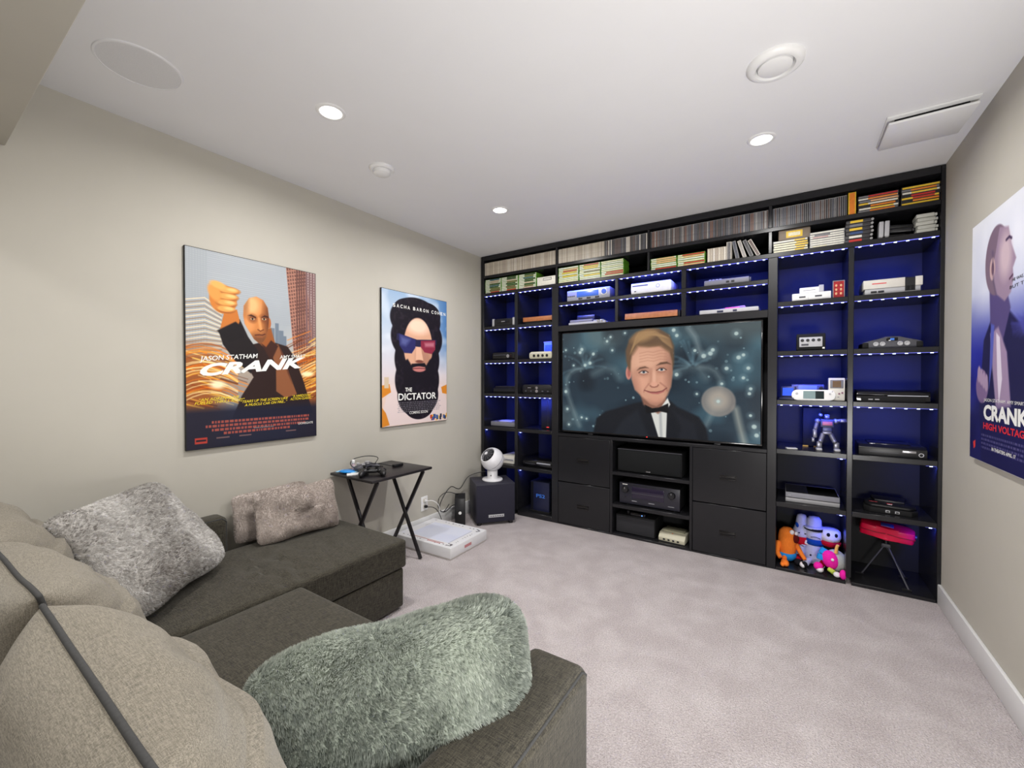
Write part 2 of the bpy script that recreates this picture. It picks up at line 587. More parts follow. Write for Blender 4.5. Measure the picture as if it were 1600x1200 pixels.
    for ex, ey, sl in ((0.470, 0.405, -0.004), (0.561, 0.383, -0.006)):
        a.ell(ex, ey, 0.019, 0.013, (216, 200, 190), soft=0.4, rot=sl)
        a.ell(ex + 0.001, ey - 0.001, 0.0075, 0.0125, (84, 96, 108), soft=0.4)
        a.ell(ex + 0.001, ey - 0.001, 0.003, 0.006, (20, 22, 26), soft=0.5)
        a.line([(ex - 0.024, ey + 0.006), (ex - 0.008, ey - 0.013), (ex + 0.010, ey - 0.013), (ex + 0.024, ey + 0.002)], 0.0045, (84, 56, 46), soft=0.005)
        a.line([(ex - 0.018, ey + 0.022), (ex, ey + 0.028), (ex + 0.02, ey + 0.020)], 0.003, (160, 108, 92), soft=0.008, al=0.8)
    a.line([(0.508, 0.38), (0.510, 0.46), (0.503, 0.515)], 0.010, (176, 122, 102), soft=0.02, al=0.6)
    a.ell(0.524, 0.46, 0.009, 0.08, (228, 176, 150), soft=1.0, al=0.8)
    a.ell(0.524, 0.518, 0.017, 0.024, (222, 164, 140), soft=0.7, al=0.9)
    a.line([(0.505, 0.532), (0.512, 0.542), (0.525, 0.546), (0.54, 0.538), (0.546, 0.524)], 0.005, (138, 88, 74), soft=0.007)
    a.line([(0.497, 0.515), (0.478, 0.56), (0.472, 0.59)], 0.004, (160, 106, 90), soft=0.01, al=0.8)
    a.line([(0.556, 0.505), (0.582, 0.54), (0.59, 0.575)], 0.004, (150, 98, 84), soft=0.01, al=0.8)
    a.poly([(0.478, 0.578), (0.51, 0.588), (0.535, 0.588), (0.565, 0.578), (0.584, 0.556), (0.572, 0.588), (0.545, 0.608), (0.515, 0.606), (0.493, 0.594)], (172, 100, 94), soft=0.007)
    a.line([(0.474, 0.574), (0.505, 0.590), (0.535, 0.590), (0.566, 0.578), (0.588, 0.550)], 0.0035, (110, 60, 56), soft=0.005)
    a.clip = None
    a.ell(0.47, 0.065, 0.06, 0.05, (178, 140, 96), soft=1.0, al=0.8, rot=-0.3)
    for k in range(34):                                    # swept strands of hair
        t = k / 33
        u0, v0 = 0.398 + 0.03 * t, 0.24 - 0.16 * t
        c = [(150, 116, 80), (190, 152, 104), (120, 92, 66), (206, 168, 118)][k % 4]
        a.line([(u0, v0), (u0 + 0.018, v0 - 0.07 + 0.02 * t), (0.47 + 0.06 * t, 0.03 + 0.035 * (1 - t)), (0.53 + 0.07 * t, 0.055 + 0.05 * t), (0.565 + 0.048 * t, 0.12 + 0.07 * t)], 0.005, c, soft=0.009, al=0.2)
    a.line([(0.412, 0.23), (0.44, 0.155), (0.49, 0.165), (0.55, 0.155), (0.598, 0.215)], 0.014, (120, 92, 66), soft=0.015, al=0.7)
    a.poly([(0.478, 0.71), (0.515, 0.74), (0.55, 0.73), (0.595, 0.69), (0.598, 0.78), (0.555, 0.765), (0.52, 0.78), (0.485, 0.79)], (14, 15, 18), soft=0.006)
    return np.clip(a.a, 0, 1)


def skyscraper(a, pts, c, win, cols, rows):
    a.poly(pts, c)
    (au, av), (bu, bv), (cu_, cv), (du, dv) = pts
    for i in range(cols):
        for j in range(rows):
            s0, t0 = (i + 0.5) / cols, (j + 0.5) / rows
            tu, tv = au + (bu - au) * s0, av + (bv - av) * s0
            lu, lv = du + (cu_ - du) * s0, dv + (cv - dv) * s0
            u, v = tu + (lu - tu) * t0, tv + (lv - tv) * t0
            hw, hh = abs(bu - au) / cols * 0.3, abs(dv - av) / rows * 0.3
            if -0.05 < u < 1.05 and -0.05 < v < 1.05:
                u0, u1 = int(max(0, (u - hw) * a.w)), int(min(a.w, (u + hw) * a.w + 1))
                v0, v1 = int(max(0, (v - hh) * a.h)), int(min(a.h, (v + hh) * a.h + 1))
                a.a[v0:v1, u0:u1] = a.a[v0:v1, u0:u1] * 0.25 + np.array(win, np.float32) / 255 * 0.75


def art_city_poster():
    a = Art(540, 800)
    a.vgrad([(0, (222, 224, 226)), (0.25, (196, 202, 208)), (0.5, (222, 210, 188)), (0.62, (190, 118, 46)), (0.74, (96, 48, 22)), (0.8, (40, 34, 44)), (1, (27, 29, 50))])
    n = a.noise(4, 21) * 0.6 + a.noise(9, 22) * 0.4
    top = np.clip((0.5 - a.V) * 6, 0, 1)
    a.put(np.clip((n - 0.45) * 3, 0, 1) * 0.6 * top, (230, 233, 236))
    a.put(np.clip((a.noise(6, 23) - 0.55) * 3, 0, 1) * 0.5 * top, (138, 152, 168))
    skyscraper(a, [(-0.02, -0.02), (0.14, -0.02), (0.12, 0.34), (-0.02, 0.34)], (214, 212, 206), (160, 166, 172), 9, 34)
    for k in range(22):
        a.line([(0.0, 0.26 + k * 0.014), (0.12, 0.24 + k * 0.014), (0.23, 0.29 + k * 0.011)], 0.007, (150, 128, 104) if k % 2 else (232, 214, 180), soft=0.004)
    skyscraper(a, [(0.73, 0.0), (0.92, -0.04), (1.0, 0.5), (0.8, 0.55)], (172, 122, 104), (92, 60, 56), 9, 26)
    skyscraper(a, [(0.9, -0.04), (1.04, -0.04), (1.06, 0.5), (0.985, 0.48)], (196, 176, 170), (120, 92, 92), 5, 34)
    for u, w_, h_ in ((0.60, 0.03, 0.1), (0.635, 0.03, 0.13), (0.665, 0.04, 0.09), (0.70, 0.03, 0.06)):
        a.poly([(u, 0.46 - h_), (u + w_, 0.46 - h_), (u + w_, 0.48), (u, 0.48)], (112, 124, 138))
    r = np.random.default_rng(9)
    a.put(np.clip((a.V - 0.44) * 8, 0, 1) * np.clip((0.30 - a.U) * 6, 0, 1) * 0.85, (150, 74, 22))
    a.put(np.clip((a.V - 0.44) * 8, 0, 1) * np.clip((a.U - 0.74) * 6, 0, 1) * 0.8, (146, 74, 28))
    for k in range(130):                                   # streaks of traffic light on both sides
        side = k % 2
        u, v = (r.uniform(-0.05, 0.3), r.uniform(0.5, 0.78)) if side else (r.uniform(0.72, 1.02), r.uniform(0.42, 0.78))
        L = r.uniform(0.05, 0.24)
        d = (0.7 + 0.3 * r.random(), 0.28 if side else -0.45)
        c = [(250, 190, 70), (240, 130, 30), (255, 226, 150), (150, 70, 24), (96, 44, 20)][r.integers(5)]
        a.line([(u, v), (u + d[0] * L, v + d[1] * L * 0.7)], r.uniform(0.003, 0.014), c, soft=0.008, al=0.75)
    for k in range(60):                                    # curved light trails
        side = k % 2
        t0, am = r.uniform(0, 1), r.uniform(0.02, 0.09)
        pts = [((0.34 - 0.36 * q) if side else (0.72 + 0.3 * q), 0.50 + 0.26 * t0 + (0.16 * (q - 0.4) ** 2 - am * q if side else -am * 1.6 * q)) for q in np.linspace(0, 1, 7)]
        a.line(pts, r.uniform(0.003, 0.010), [(252, 196, 80), (236, 120, 24), (255, 232, 170), (170, 74, 18)][r.integers(4)], soft=0.008, al=0.7)
    a.ell(0.2, 0.68, 0.05, 0.02, (255, 240, 200), soft=0.9, al=0.9)
    a.ell(0.92, 0.62, 0.06, 0.015, (255, 240, 190), soft=0.9, al=0.9)
    # plain bald man in a dark jacket with one arm raised
    suit = (44, 28, 26)
    a.poly([(0.36, 0.48), (0.5, 0.45), (0.62, 0.44), (0.74, 0.46), (0.80, 0.52), (0.88, 0.66), (0.97, 0.86), (0.3, 0.86), (0.37, 0.74), (0.46, 0.64), (0.4, 0.56)], suit, soft=0.008)
    a.poly([(0.21, 0.4), (0.36, 0.33), (0.42, 0.42), (0.5, 0.5), (0.44, 0.62), (0.32, 0.55), (0.24, 0.47)], (30, 24, 26), soft=0.008)
    a.poly([(0.58, 0.46), (0.66, 0.45), (0.72, 0.56), (0.82, 0.74), (0.72, 0.76), (0.64, 0.72), (0.64, 0.58)], (136, 84, 54), soft=0.008)
    a.poly([(0.66, 0.45), (0.7, 0.5), (0.78, 0.68), (0.74, 0.62)], (96, 54, 36), soft=0.01)
    a.poly([(0.215, 0.41), (0.25, 0.30), (0.34, 0.28), (0.36, 0.34), (0.33, 0.4)], (196, 116, 52), soft=0.006)
    a.ell(0.245, 0.235, 0.095, 0.075, (206, 124, 54), soft=0.12)
    for k, v in enumerate((0.186, 0.220, 0.254, 0.286)):
        a.ell(0.278 - 0.006 * k, v, 0.085 - 0.006 * k, 0.0205, (150, 82, 36), soft=0.3)
        a.ell(0.276 - 0.006 * k, v - 0.003, 0.080 - 0.006 * k, 0.0165, (232, 160, 84), soft=0.5)
        a.ell(0.305 - 0.006 * k, v - 0.006, 0.035, 0.008, (248, 200, 128), soft=0.9, al=0.8)
    a.ell(0.185, 0.205, 0.04, 0.045, (226, 152, 76), soft=0.4, rot=-0.4)
    a.ell(0.21, 0.165, 0.055, 0.018, (238, 172, 94), soft=0.5, rot=0.25)
    a.poly([(0.20, 0.40), (0.33, 0.345), (0.385, 0.375), (0.39, 0.43), (0.28, 0.455)], (26, 21, 24), soft=0.012)
    a.poly([(0.46, 0.40), (0.60, 0.36), (0.64, 0.46), (0.6, 0.50), (0.52, 0.46)], (150, 84, 40), soft=0.01)
    a.ell(0.585, 0.335, 0.016, 0.03, (176, 100, 54), soft=0.3)
    a.poly([(0.385, 0.31), (0.39, 0.255), (0.43, 0.21), (0.485, 0.195), (0.54, 0.21), (0.575, 0.25), (0.585, 0.31), (0.578, 0.37), (0.562, 0.415), (0.535, 0.445), (0.505, 0.452), (0.465, 0.43), (0.425, 0.385), (0.395, 0.35)], (204, 130, 72), soft=0.008)
    a.clip = a.last.copy()
    a.ell(0.45, 0.245, 0.06, 0.05, (242, 186, 128), soft=1.0, al=0.9)
    a.ell(0.43, 0.35, 0.035, 0.04, (226, 152, 92), soft=1.0, al=0.8)
    a.ell(0.60, 0.32, 0.055, 0.13, (92, 48, 28), soft=1.1, al=0.9)
    a.ell(0.51, 0.44, 0.075, 0.045, (112, 66, 40), soft=1.0, al=0.75)
    a.ell(0.40, 0.24, 0.03, 0.06, (130, 78, 44), soft=1.0, al=0.5)
    for ex, ey in ((0.455, 0.318), (0.545, 0.312)):
        a.ell(ex, ey, 0.032, 0.022, (120, 66, 38), soft=1.0, al=0.8)
        a.ell(ex, ey + 0.003, 0.017, 0.006, (190, 160, 130), soft=0.5)
        a.ell(ex, ey + 0.002, 0.007, 0.006, (30, 20, 16), soft=0.5)
    a.poly([(0.418, 0.305), (0.445, 0.297), (0.482, 0.308), (0.482, 0.316), (0.445, 0.306)], (62, 32, 20), soft=0.006)
    a.poly([(0.52, 0.308), (0.55, 0.293), (0.582, 0.298), (0.58, 0.306), (0.55, 0.302)], (62, 32, 20), soft=0.006)
    a.line([(0.506, 0.315), (0.513, 0.35), (0.52, 0.372)], 0.014, (232, 164, 102), soft=0.02, al=0.9)
    a.line([(0.496, 0.376), (0.515, 0.384), (0.54, 0.374)], 0.007, (96, 48, 28), soft=0.008)
    a.line([(0.475, 0.408), (0.505, 0.404), (0.53, 0.405), (0.552, 0.398)], 0.008, (84, 38, 28), soft=0.006)
    a.line([(0.49, 0.418), (0.53, 0.416)], 0.007, (186, 106, 70), soft=0.01, al=0.7)
    a.put(np.clip((a.V - 0.395) * 30, 0, 1) * 0.22, (70, 44, 34))
    a.clip = None
    a.poly([(0.52, 0.45), (0.56, 0.47), (0.60, 0.43), (0.66, 0.46), (0.6, 0.55)], (62, 34, 26), soft=0.01)
    # dark footer fades in
    a.put(np.clip((a.V - 0.77) * 20, 0, 1) * 0.94, (27, 29, 48))
    for row, (u0, u1) in enumerate(((0.16, 0.93), (0.12, 0.93), (0.16, 0.88), (0.24, 0.74))):   # credit block, too small to read
        u = u0
        while u < u1:
            w_ = r.uniform(0.008, 0.035)
            v = 0.865 + row * 0.020
            a.poly([(u, v), (u + w_, v), (u + w_, v + 0.013), (u, v + 0.013)], (176, 84, 70), soft=0.003, al=0.85)
            u += w_ + 0.007
    a.poly([(0.05, 0.945), (0.13, 0.945), (0.13, 0.975), (0.05, 0.975)], (176, 60, 50))
    a.poly([(0.058, 0.955), (0.122, 0.955), (0.122, 0.964), (0.058, 0.964)], (30, 26, 40))
    for u0 in (0.19, 0.35, 0.72):
        a.poly([(u0, 0.95), (u0 + 0.09, 0.95), (u0 + 0.09, 0.957), (u0, 0.957)], (150, 110, 104), al=0.7)
    return np.clip(a.a, 0, 1)


def art_beard_poster():
    a = Art(512, 768)
    a.vgrad([(0, (150, 176, 206)), (0.35, (196, 206, 220)), (0.6, (214, 206, 212)), (0.8, (226, 200, 188)), (1, (230, 196, 170))])
    a.put(np.clip((a.U - 0.6) * 2.2, 0, 1) * np.clip((0.62 - a.V) * 3, 0, 1), (64, 112, 170))
    n = a.noise(5, 31) * 0.6 + a.noise(12, 32) * 0.4
    a.put(np.clip((n - 0.5) * 4, 0, 1) * np.clip((0.75 - a.V) * 3, 0, 1) * 0.5, (232, 236, 242))
    a.poly([(0.0, 0.9), (0.1, 0.7), (0.3, 0.66), (0.7, 0.66), (0.92, 0.7), (1.0, 0.84), (1.0, 1.0), (0.0, 1.0)], (224, 206, 204), soft=0.02)
    for pts in ([(0.0, 0.7), (0.1, 0.69), (0.12, 0.75), (0.0, 0.79)], [(0.9, 0.72), (1.0, 0.7), (1.0, 0.78), (0.92, 0.77)], [(0.0, 0.86), (0.05, 0.9), (0.1, 0.99), (0.0, 1.0)]):
        a.poly(pts, (214, 134, 44), soft=0.008)
    a.poly([(0.03, 0.64), (0.09, 0.64), (0.09, 0.72), (0.03, 0.72)], (206, 186, 160), soft=0.01)
    hair = (26, 22, 30)
    for u, v, ru, rv in ((0.5, 0.19, 0.39, 0.17), (0.36, 0.13, 0.2, 0.09), (0.68, 0.14, 0.21, 0.1), (0.52, 0.33, 0.40, 0.2), (0.52, 0.50, 0.35, 0.22), (0.52, 0.66, 0.345, 0.22), (0.53, 0.78, 0.32, 0.17), (0.54, 0.85, 0.24, 0.12)):
        a.ell(u, v, ru, rv, hair, soft=0.05)
    a.put(np.clip((a.noise(34, 33) - 0.55) * 3, 0, 1) * 0.22 * (a.a.mean(-1) < 0.2), (84, 70, 84))
    a.ell(0.525, 0.40, 0.225, 0.225, (214, 164, 136), soft=0.06)
    a.clip = a.last.copy()
    a.ell(0.52, 0.24, 0.17, 0.06, (240, 206, 182), soft=0.8)
    a.ell(0.62, 0.5, 0.12, 0.12, (166, 116, 96), soft=0.9, al=0.7)
    a.clip = None
    a.poly([(0.29, 0.52), (0.36, 0.5), (0.46, 0.585), (0.6, 0.585), (0.7, 0.5), (0.78, 0.46), (0.8, 0.7), (0.3, 0.7)], hair, soft=0.02)
    a.poly([(0.42, 0.535), (0.62, 0.525), (0.66, 0.555), (0.4, 0.565)], hair, soft=0.012)
    a.ell(0.535, 0.575, 0.10, 0.022, (196, 122, 118), soft=0.3)
    a.line([(0.44, 0.572), (0.54, 0.568), (0.63, 0.57)], 0.01, (110, 52, 54), soft=0.006)
    a.poly([(0.49, 0.4), (0.56, 0.4), (0.6, 0.505), (0.54, 0.525), (0.48, 0.51)], (226, 178, 150), soft=0.015)
    a.ell(0.54, 0.515, 0.06, 0.012, (120, 70, 58), soft=0.6)
    # plain tinted glasses
    a.poly([(0.2, 0.31), (0.5, 0.345), (0.82, 0.33), (0.82, 0.37), (0.54, 0.40), (0.48, 0.40), (0.2, 0.36)], (38, 36, 66), soft=0.008)
    a.poly([(0.23, 0.31), (0.48, 0.345), (0.475, 0.41), (0.42, 0.455), (0.31, 0.455), (0.24, 0.40)], (44, 44, 96), soft=0.012)
    a.poly([(0.56, 0.35), (0.8, 0.335), (0.8, 0.41), (0.74, 0.45), (0.62, 0.44), (0.56, 0.40)], (136, 44, 66), soft=0.012)
    a.poly([(0.26, 0.33), (0.4, 0.35), (0.33, 0.4), (0.26, 0.39)], (110, 120, 176), soft=0.05, al=0.6)
    a.poly([(0.62, 0.365), (0.78, 0.355), (0.78, 0.39), (0.63, 0.395)], (212, 150, 160), soft=0.03, al=0.6)
    r = np.random.default_rng(41)
    for row in range(6):
        u, u1, v = 0.22 - 0.01 * (row % 2), 0.86, 0.828 + row * 0.014
        while u < u1:
            w_ = r.uniform(0.012, 0.04)
            a.poly([(u, v), (u + w_, v), (u + w_, v + 0.008), (u, v + 0.008)], (150, 148, 156), soft=0.003, al=0.55)
            u += w_ + 0.01
    cols = [(190, 60, 40), (230, 170, 60), (60, 90, 150), (220, 210, 200), (150, 40, 40), (40, 40, 60), (226, 190, 120)]
    for k in range(26):
        u, v = 0.7 + r.random() * 0.29, 0.935 + r.random() * 0.03
        a.poly([(u, v), (u + 0.03, v), (u + 0.03, v + 0.03), (u, v + 0.03)], cols[r.integers(7)], soft=0.004)
    return np.clip(a.a, 0, 1)


def art_blue_poster():
    a = Art(512, 768)
    a.vgrad([(0, (222, 224, 232)), (0.3, (196, 200, 222)), (0.45, (92, 98, 176)), (0.55, (40, 44, 148)), (0.75, (30, 30, 104)), (1, (26, 26, 76))])
    n = a.noise(4, 51) * 0.6 + a.noise(9, 52) * 0.4
    a.put(np.clip((n - 0.4) * 2.5, 0, 1) * 0.45 * np.clip((0.5 - a.V) * 4, 0, 1), (238, 238, 244))
    a.put(np.clip((a.noise(6, 53) - 0.5) * 3, 0, 1) * 0.4 * np.clip((a.V - 0.4) * 4, 0, 1), (58, 66, 190))
    sk, sh = (150, 128, 150), (84, 72, 120)
    a.poly([(0.2, 1.0), (0.16, 0.75), (0.22, 0.5), (0.34, 0.42), (0.56, 0.40), (0.8, 0.5), (0.9, 0.8), (0.92, 1.0)], (32, 30, 70), soft=0.02)
    a.poly([(0.3, 0.3), (0.32, 0.44), (0.5, 0.52), (0.6, 0.40), (0.54, 0.32)], sh, soft=0.02)
    a.ell(0.40, 0.2, 0.17, 0.135, (118, 98, 116), soft=0.06)
    a.poly([(0.44, 0.08), (0.56, 0.10), (0.60, 0.17), (0.66, 0.23), (0.62, 0.26), (0.63, 0.30), (0.60, 0.345), (0.52, 0.37), (0.40, 0.33), (0.34, 0.24)], sk, soft=0.015)
    a.ell(0.52, 0.2, 0.08, 0.08, (206, 184, 190), soft=0.9, al=0.8)
    a.ell(0.34, 0.225, 0.04, 0.045, (190, 160, 160), soft=0.2)
    a.ell(0.345, 0.225, 0.02, 0.025, (110, 80, 96), soft=0.4)
    a.line([(0.53, 0.145), (0.57, 0.14), (0.6, 0.15)], 0.015, (66, 48, 76), soft=0.01)
    a.line([(0.58, 0.295), (0.62, 0.285)], 0.012, (80, 50, 76), soft=0.008)
    a.line([(0.40, 0.33), (0.36, 0.28), (0.34, 0.16)], 0.02, (74, 62, 92), soft=0.02, al=0.5)
    a.poly([(0.32, 0.48), (0.44, 0.46), (0.56, 0.56), (0.62, 0.76), (0.42, 0.78), (0.36, 0.62)], (156, 134, 164), soft=0.02)
    a.poly([(0.41, 0.48), (0.46, 0.5), (0.5, 0.66), (0.46, 0.76), (0.43, 0.64)], (216, 206, 222), soft=0.01)
    a.poly([(0.33, 0.44), (0.38, 0.45), (0.36, 0.6), (0.31, 0.7)], (84, 92, 176), soft=0.015)
    a.ell(0.2, 0.69, 0.10, 0.07, (126, 102, 142), soft=0.1)
    for k in range(4):
        a.ell(0.15 + 0.04 * k, 0.64 + 0.012 * k, 0.028, 0.035, (168, 144, 172), soft=0.3)
        a.line([(0.17 + 0.04 * k, 0.63), (0.18 + 0.04 * k, 0.69)], 0.006, (74, 58, 100), soft=0.006)
    r = np.random.default_rng(61)
    for k in range(40):
        a.poly([(0.6 + r.random() * 0.4, 0.42 + r.random() * 0.1)] * 1 + [(0.6 + r.random() * 0.4, 0.46), (0.7 + r.random() * 0.3, 0.5)], (70, 70, 150), soft=0.02, al=0.3)
    a.put(np.clip((a.V - 0.74) * 12, 0, 1) * 0.75, (27, 26, 78))
    for row in range(4):
        u, v = 0.2, 0.885 + row * 0.017
        while u < 0.92:
            w_ = r.uniform(0.01, 0.035)
            a.poly([(u, v), (u + w_, v), (u + w_, v + 0.009), (u, v + 0.009)], (110, 104, 150), soft=0.003, al=0.6)
            u += w_ + 0.01
    a.poly([(0.06, 0.93), (0.1, 0.92), (0.1, 0.95), (0.07, 0.96)], (220, 60, 60))
    return np.clip(a.a, 0, 1)


def art_box_top():
    a = Art(440, 440, (222, 222, 226))
    a.poly([(0.15, 0.17), (0.86, 0.17), (0.86, 0.84), (0.15, 0.84)], (214, 218, 234), soft=0.006)
    a.put(np.clip((a.noise(5, 71) - 0.45) * 2, 0, 1) * 0.35 * (a.a[..., 2] > a.a[..., 0] + 0.04), (190, 196, 226))
    r = np.random.default_rng(73)
    for k in range(13):
        t = 0.1 + k * 0.066
        for u, v in ((t, 0.075), (0.93, t), (t, 0.925)):
            if r.random() < 0.8:
                a.ell(u + r.uniform(-0.01, 0.01), v + r.uniform(-0.01, 0.01), r.uniform(0.008, 0.02), r.uniform(0.006, 0.014), [(60, 56, 66), (110, 104, 112), (150, 146, 152)][r.integers(3)], soft=0.3, rot=r.uniform(0, 3))
    a.line([(0.2, 0.885), (0.8, 0.885)], 0.016, (150, 74, 74), soft=0.006)
    a.line([(0.55, 0.92), (0.76, 0.92)], 0.022, (170, 86, 84), soft=0.006)
    a.line([(0.88, 0.86), (0.94, 0.86), (0.94, 0.92), (0.88, 0.92)], 0.018, (56, 46, 58), soft=0.006)
    a.line([(0.9, 0.08), (0.95, 0.11), (0.93, 0.17)], 0.02, (60, 56, 70), soft=0.006)
    a.line([(0.12, 0.2), (0.12, 0.4)], 0.01, (170, 176, 190), soft=0.006)
    a.line([(0.86, 0.2), (0.86, 0.84)], 0.012, (168, 170, 190), soft=0.006)
    return np.clip(a.a, 0, 1)


# ------------------------------------------------------------------ palette
WALL = mat('wall_paint_greige', (188, 184, 174), 0.75, spec=0.25, vary=0.02, scale=6)
CEIL = mat('ceiling_paint', (226, 226, 228), 0.9, spec=0.1, vary=0.01, scale=6)
WHITE = mat('white_trim_paint', (226, 226, 226), 0.4, vary=0.01)
UNIT = mat('charcoal_cabinet_paint', (30, 30, 33), 0.27, spec=0.38, vary=0.05, scale=18)
UNITIN = UNIT
BLK = mat('black_plastic', (24, 24, 27), 0.38, vary=0.05)
BLKM = mat('black_matt', (20, 20, 22), 0.75, spec=0.3, vary=0.08)
GLOSS = mat('black_gloss', (14, 14, 18), 0.12, vary=0.02)
DGREY = mat('dark_grey_plastic', (66, 66, 74), 0.5)
MGREY = mat('mid_grey_plastic', (118, 118, 126), 0.5)
LGREY = mat('light_grey_plastic', (178, 178, 182), 0.5)
OFFW = mat('off_white_plastic', (214, 210, 202), 0.5)
WPL = mat('white_plastic', (232, 232, 232), 0.35)
CREAM = mat('cream_grey_plastic', (196, 192, 170), 0.5)
SILV = mat('silver_plastic', (168, 170, 180), 0.3, metal=0.4)
CHROME = mat('dull_chrome', (190, 190, 196), 0.25, metal=0.9)
WOOD = mat('orange_brown_wood', (168, 104, 62), 0.5, vary=0.25, scale=45)
REDP = mat('red_plastic', (196, 24, 44), 0.35)
MAG = mat('magenta_red_plastic', (226, 14, 66), 0.35)
BLUEP = mat('blue_plastic', (40, 90, 190), 0.4)
LBLUE = mat('clear_blue_plastic', (70, 110, 190), 0.25)
NAVY = mat('navy_plastic', (30, 34, 64), 0.4)
BLUETXT = mat('blue_print', (60, 120, 220), 0.5)
PRINTW = mat('white_print', (236, 236, 232), 0.5, vary=0.01)
PRINTY = mat('yellow_print', (240, 214, 40), 0.5, vary=0.01)
PRINTR = mat('red_print', (214, 40, 50), 0.5, vary=0.01)
PRINTG = mat('grey_print', (150, 150, 156), 0.5, vary=0.01)

# ------------------------------------------------------------------ room shell
T = 0.12
struct(P('floor', None, mat_carpet(), ('box', -T, W_ROOM + T, Y_BACK - T, Y_FRONT + T, -0.1, 0.0), smooth=False))
struct(P('ceiling', None, CEIL, ('box', -T, W_ROOM + T, Y_BACK - T, Y_FRONT + T, H, H + 0.1), smooth=False))
struct(P('wall_left', None, WALL, ('box', -T, 0, Y_BACK - T, Y_FRONT + T, 0, H), smooth=False))
struct(P('wall_right', None, WALL, ('box', W_ROOM, W_ROOM + T, Y_BACK - T, Y_FRONT + T, 0, H), smooth=False))
struct(P('wall_front', None, WALL, ('box', 0, W_ROOM, Y_FRONT, Y_FRONT + T, 0, H), smooth=False))
struct(P('wall_back', None, WALL, ('box', 0, W_ROOM, Y_BACK - T, Y_BACK, 0, H), smooth=False))
struct(P('trim_1', None, WALL, ('box', 0, W_ROOM, -0.40, 0.286, 2.15, H, 0.006)))          # dropped bulkhead over the sofa
for nm, x0, x1, y0, y1 in (('baseboard_left', 0, 0.016, Y_BACK, 3.255), ('baseboard_right', W_ROOM - 0.016, W_ROOM, Y_BACK, 3.258), ('baseboard_back', 0.016, W_ROOM - 0.016, Y_BACK, Y_BACK + 0.016)):
    struct(P(nm, None, WHITE, ('box', x0, x1, y0, y1, 0, 0.112, 0.004)))

# ------------------------------------------------------------------ ceiling fittings
LENS = mat('lit_lens', (255, 255, 255), 0.5, emit=(255, 250, 244), strength=9.0)
POT_LABEL = ['lit recessed downlight nearest the city film poster wall', 'lit recessed downlight above the far left bookcase corner', 'lit recessed downlight beside the square ceiling grille']
for i, (x, y, z, w) in enumerate(SPOTS):
    lab = POT_LABEL[i] if i < 3 else 'lit recessed ceiling downlight above the sofa, out of view'
    if i > 3:
        lab = f'lit recessed ceiling downlight {("behind the viewer on the left", "behind the viewer on the right", "in the bulkhead over the chaise", "in the bulkhead over the main seat")[i - 4]}, out of view'
    t = thing('recessed_downlight', lab, 'ceiling light', (x, y, z), 0, 'recessed downlights')
    P('trim_ring', t, WHITE, ('lathe', [(0.046, -0.0005), (0.047, -0.006), (0.06, -0.004), (0.063, 0.0)]), smooth=True)
    P('lens', t, LENS, ('lathe', [(0.0, -0.004), (0.046, -0.003)]), smooth=True, label='glowing white lens')
    lamp('AREA', 'downlight_lamp', (0, 0, -0.012), w, (1.0, 0.98, 0.955), t, shape='DISK', size=0.09, spread=math.radians(170))

t = thing('smoke_detector', 'small round white smoke detector on ceiling near left wall', 'smoke detector', (0.602, 1.586, H))
P('base', t, WHITE, ('lathe', [(0.0, -0.016), (0.06, -0.016), (0.068, -0.008), (0.068, 0.0)]), smooth=40)
P('cap', t, WHITE, ('lathe', [(0.0, -0.04), (0.036, -0.039), (0.046, -0.032), (0.048, -0.0165)]), smooth=40)
t = thing('ceiling_speaker', 'flush round pale grey ceiling speaker grille near the bulkhead', 'speaker', (0.463, 0.566, H))
P('rim', t, CEIL, ('lathe', [(0.122, -0.001), (0.124, -0.005), (0.13, -0.004), (0.132, 0.0)], (0, 0, 0), 48), smooth=40)
P('grille', t, mat('speaker_mesh', (212, 212, 214), 0.9, vary=0.08, scale=400), ('lathe', [(0.0, -0.003), (0.123, -0.003)], (0, 0, 0), 48))
t = thing('air_valve', 'round white ceiling air valve with a raised centre disc', 'vent', (2.472, 1.878, H))
P('ring', t, WHITE, ('lathe', [(0.06, -0.004), (0.066, -0.018), (0.078, -0.02), (0.094, -0.008), (0.095, 0.0)], (0, 0, 0), 48), smooth=50)
P('disc', t, WHITE, ('lathe', [(0.0, -0.022), (0.045, -0.021), (0.056, -0.016), (0.058, -0.004)], (0, 0, 0), 48), smooth=50)
t = thing('ceiling_diffuser', 'square white ceiling air diffuser with a drooping cover plate', 'vent', (3.035, 2.69, H))
P('frame', t, WHITE, ('box', -0.15, 0.15, -0.15, 0.15, -0.008, 0.0, 0.003))
P('collar', t, BLKM, ('box', -0.12, 0.12, -0.12, 0.12, -0.02, -0.008))
P('cover_plate', t, WHITE, ('box', -0.145, 0.145, -0.145, 0.145, -0.032, -0.02, 0.005, 2, Matrix.Rotation(math.radians(2.2), 3, 'X')))

# ------------------------------------------------------------------ built-in media wall (one thing, many parts)
YF, YB = 3.26, 3.655
unit = thing('media_wall_unit', 'charcoal built-in shelving wall with blue lit cubbies around the television', 'shelving unit', (0, 0, 0))


def bd(name, x0, x1, z0, z1, y0=YF, y1=YB, bev=0.002, m=None):
    return P(name, unit, m or UNIT, ('box', x0, x1, y0, y1, z0, z1, bev, 1))


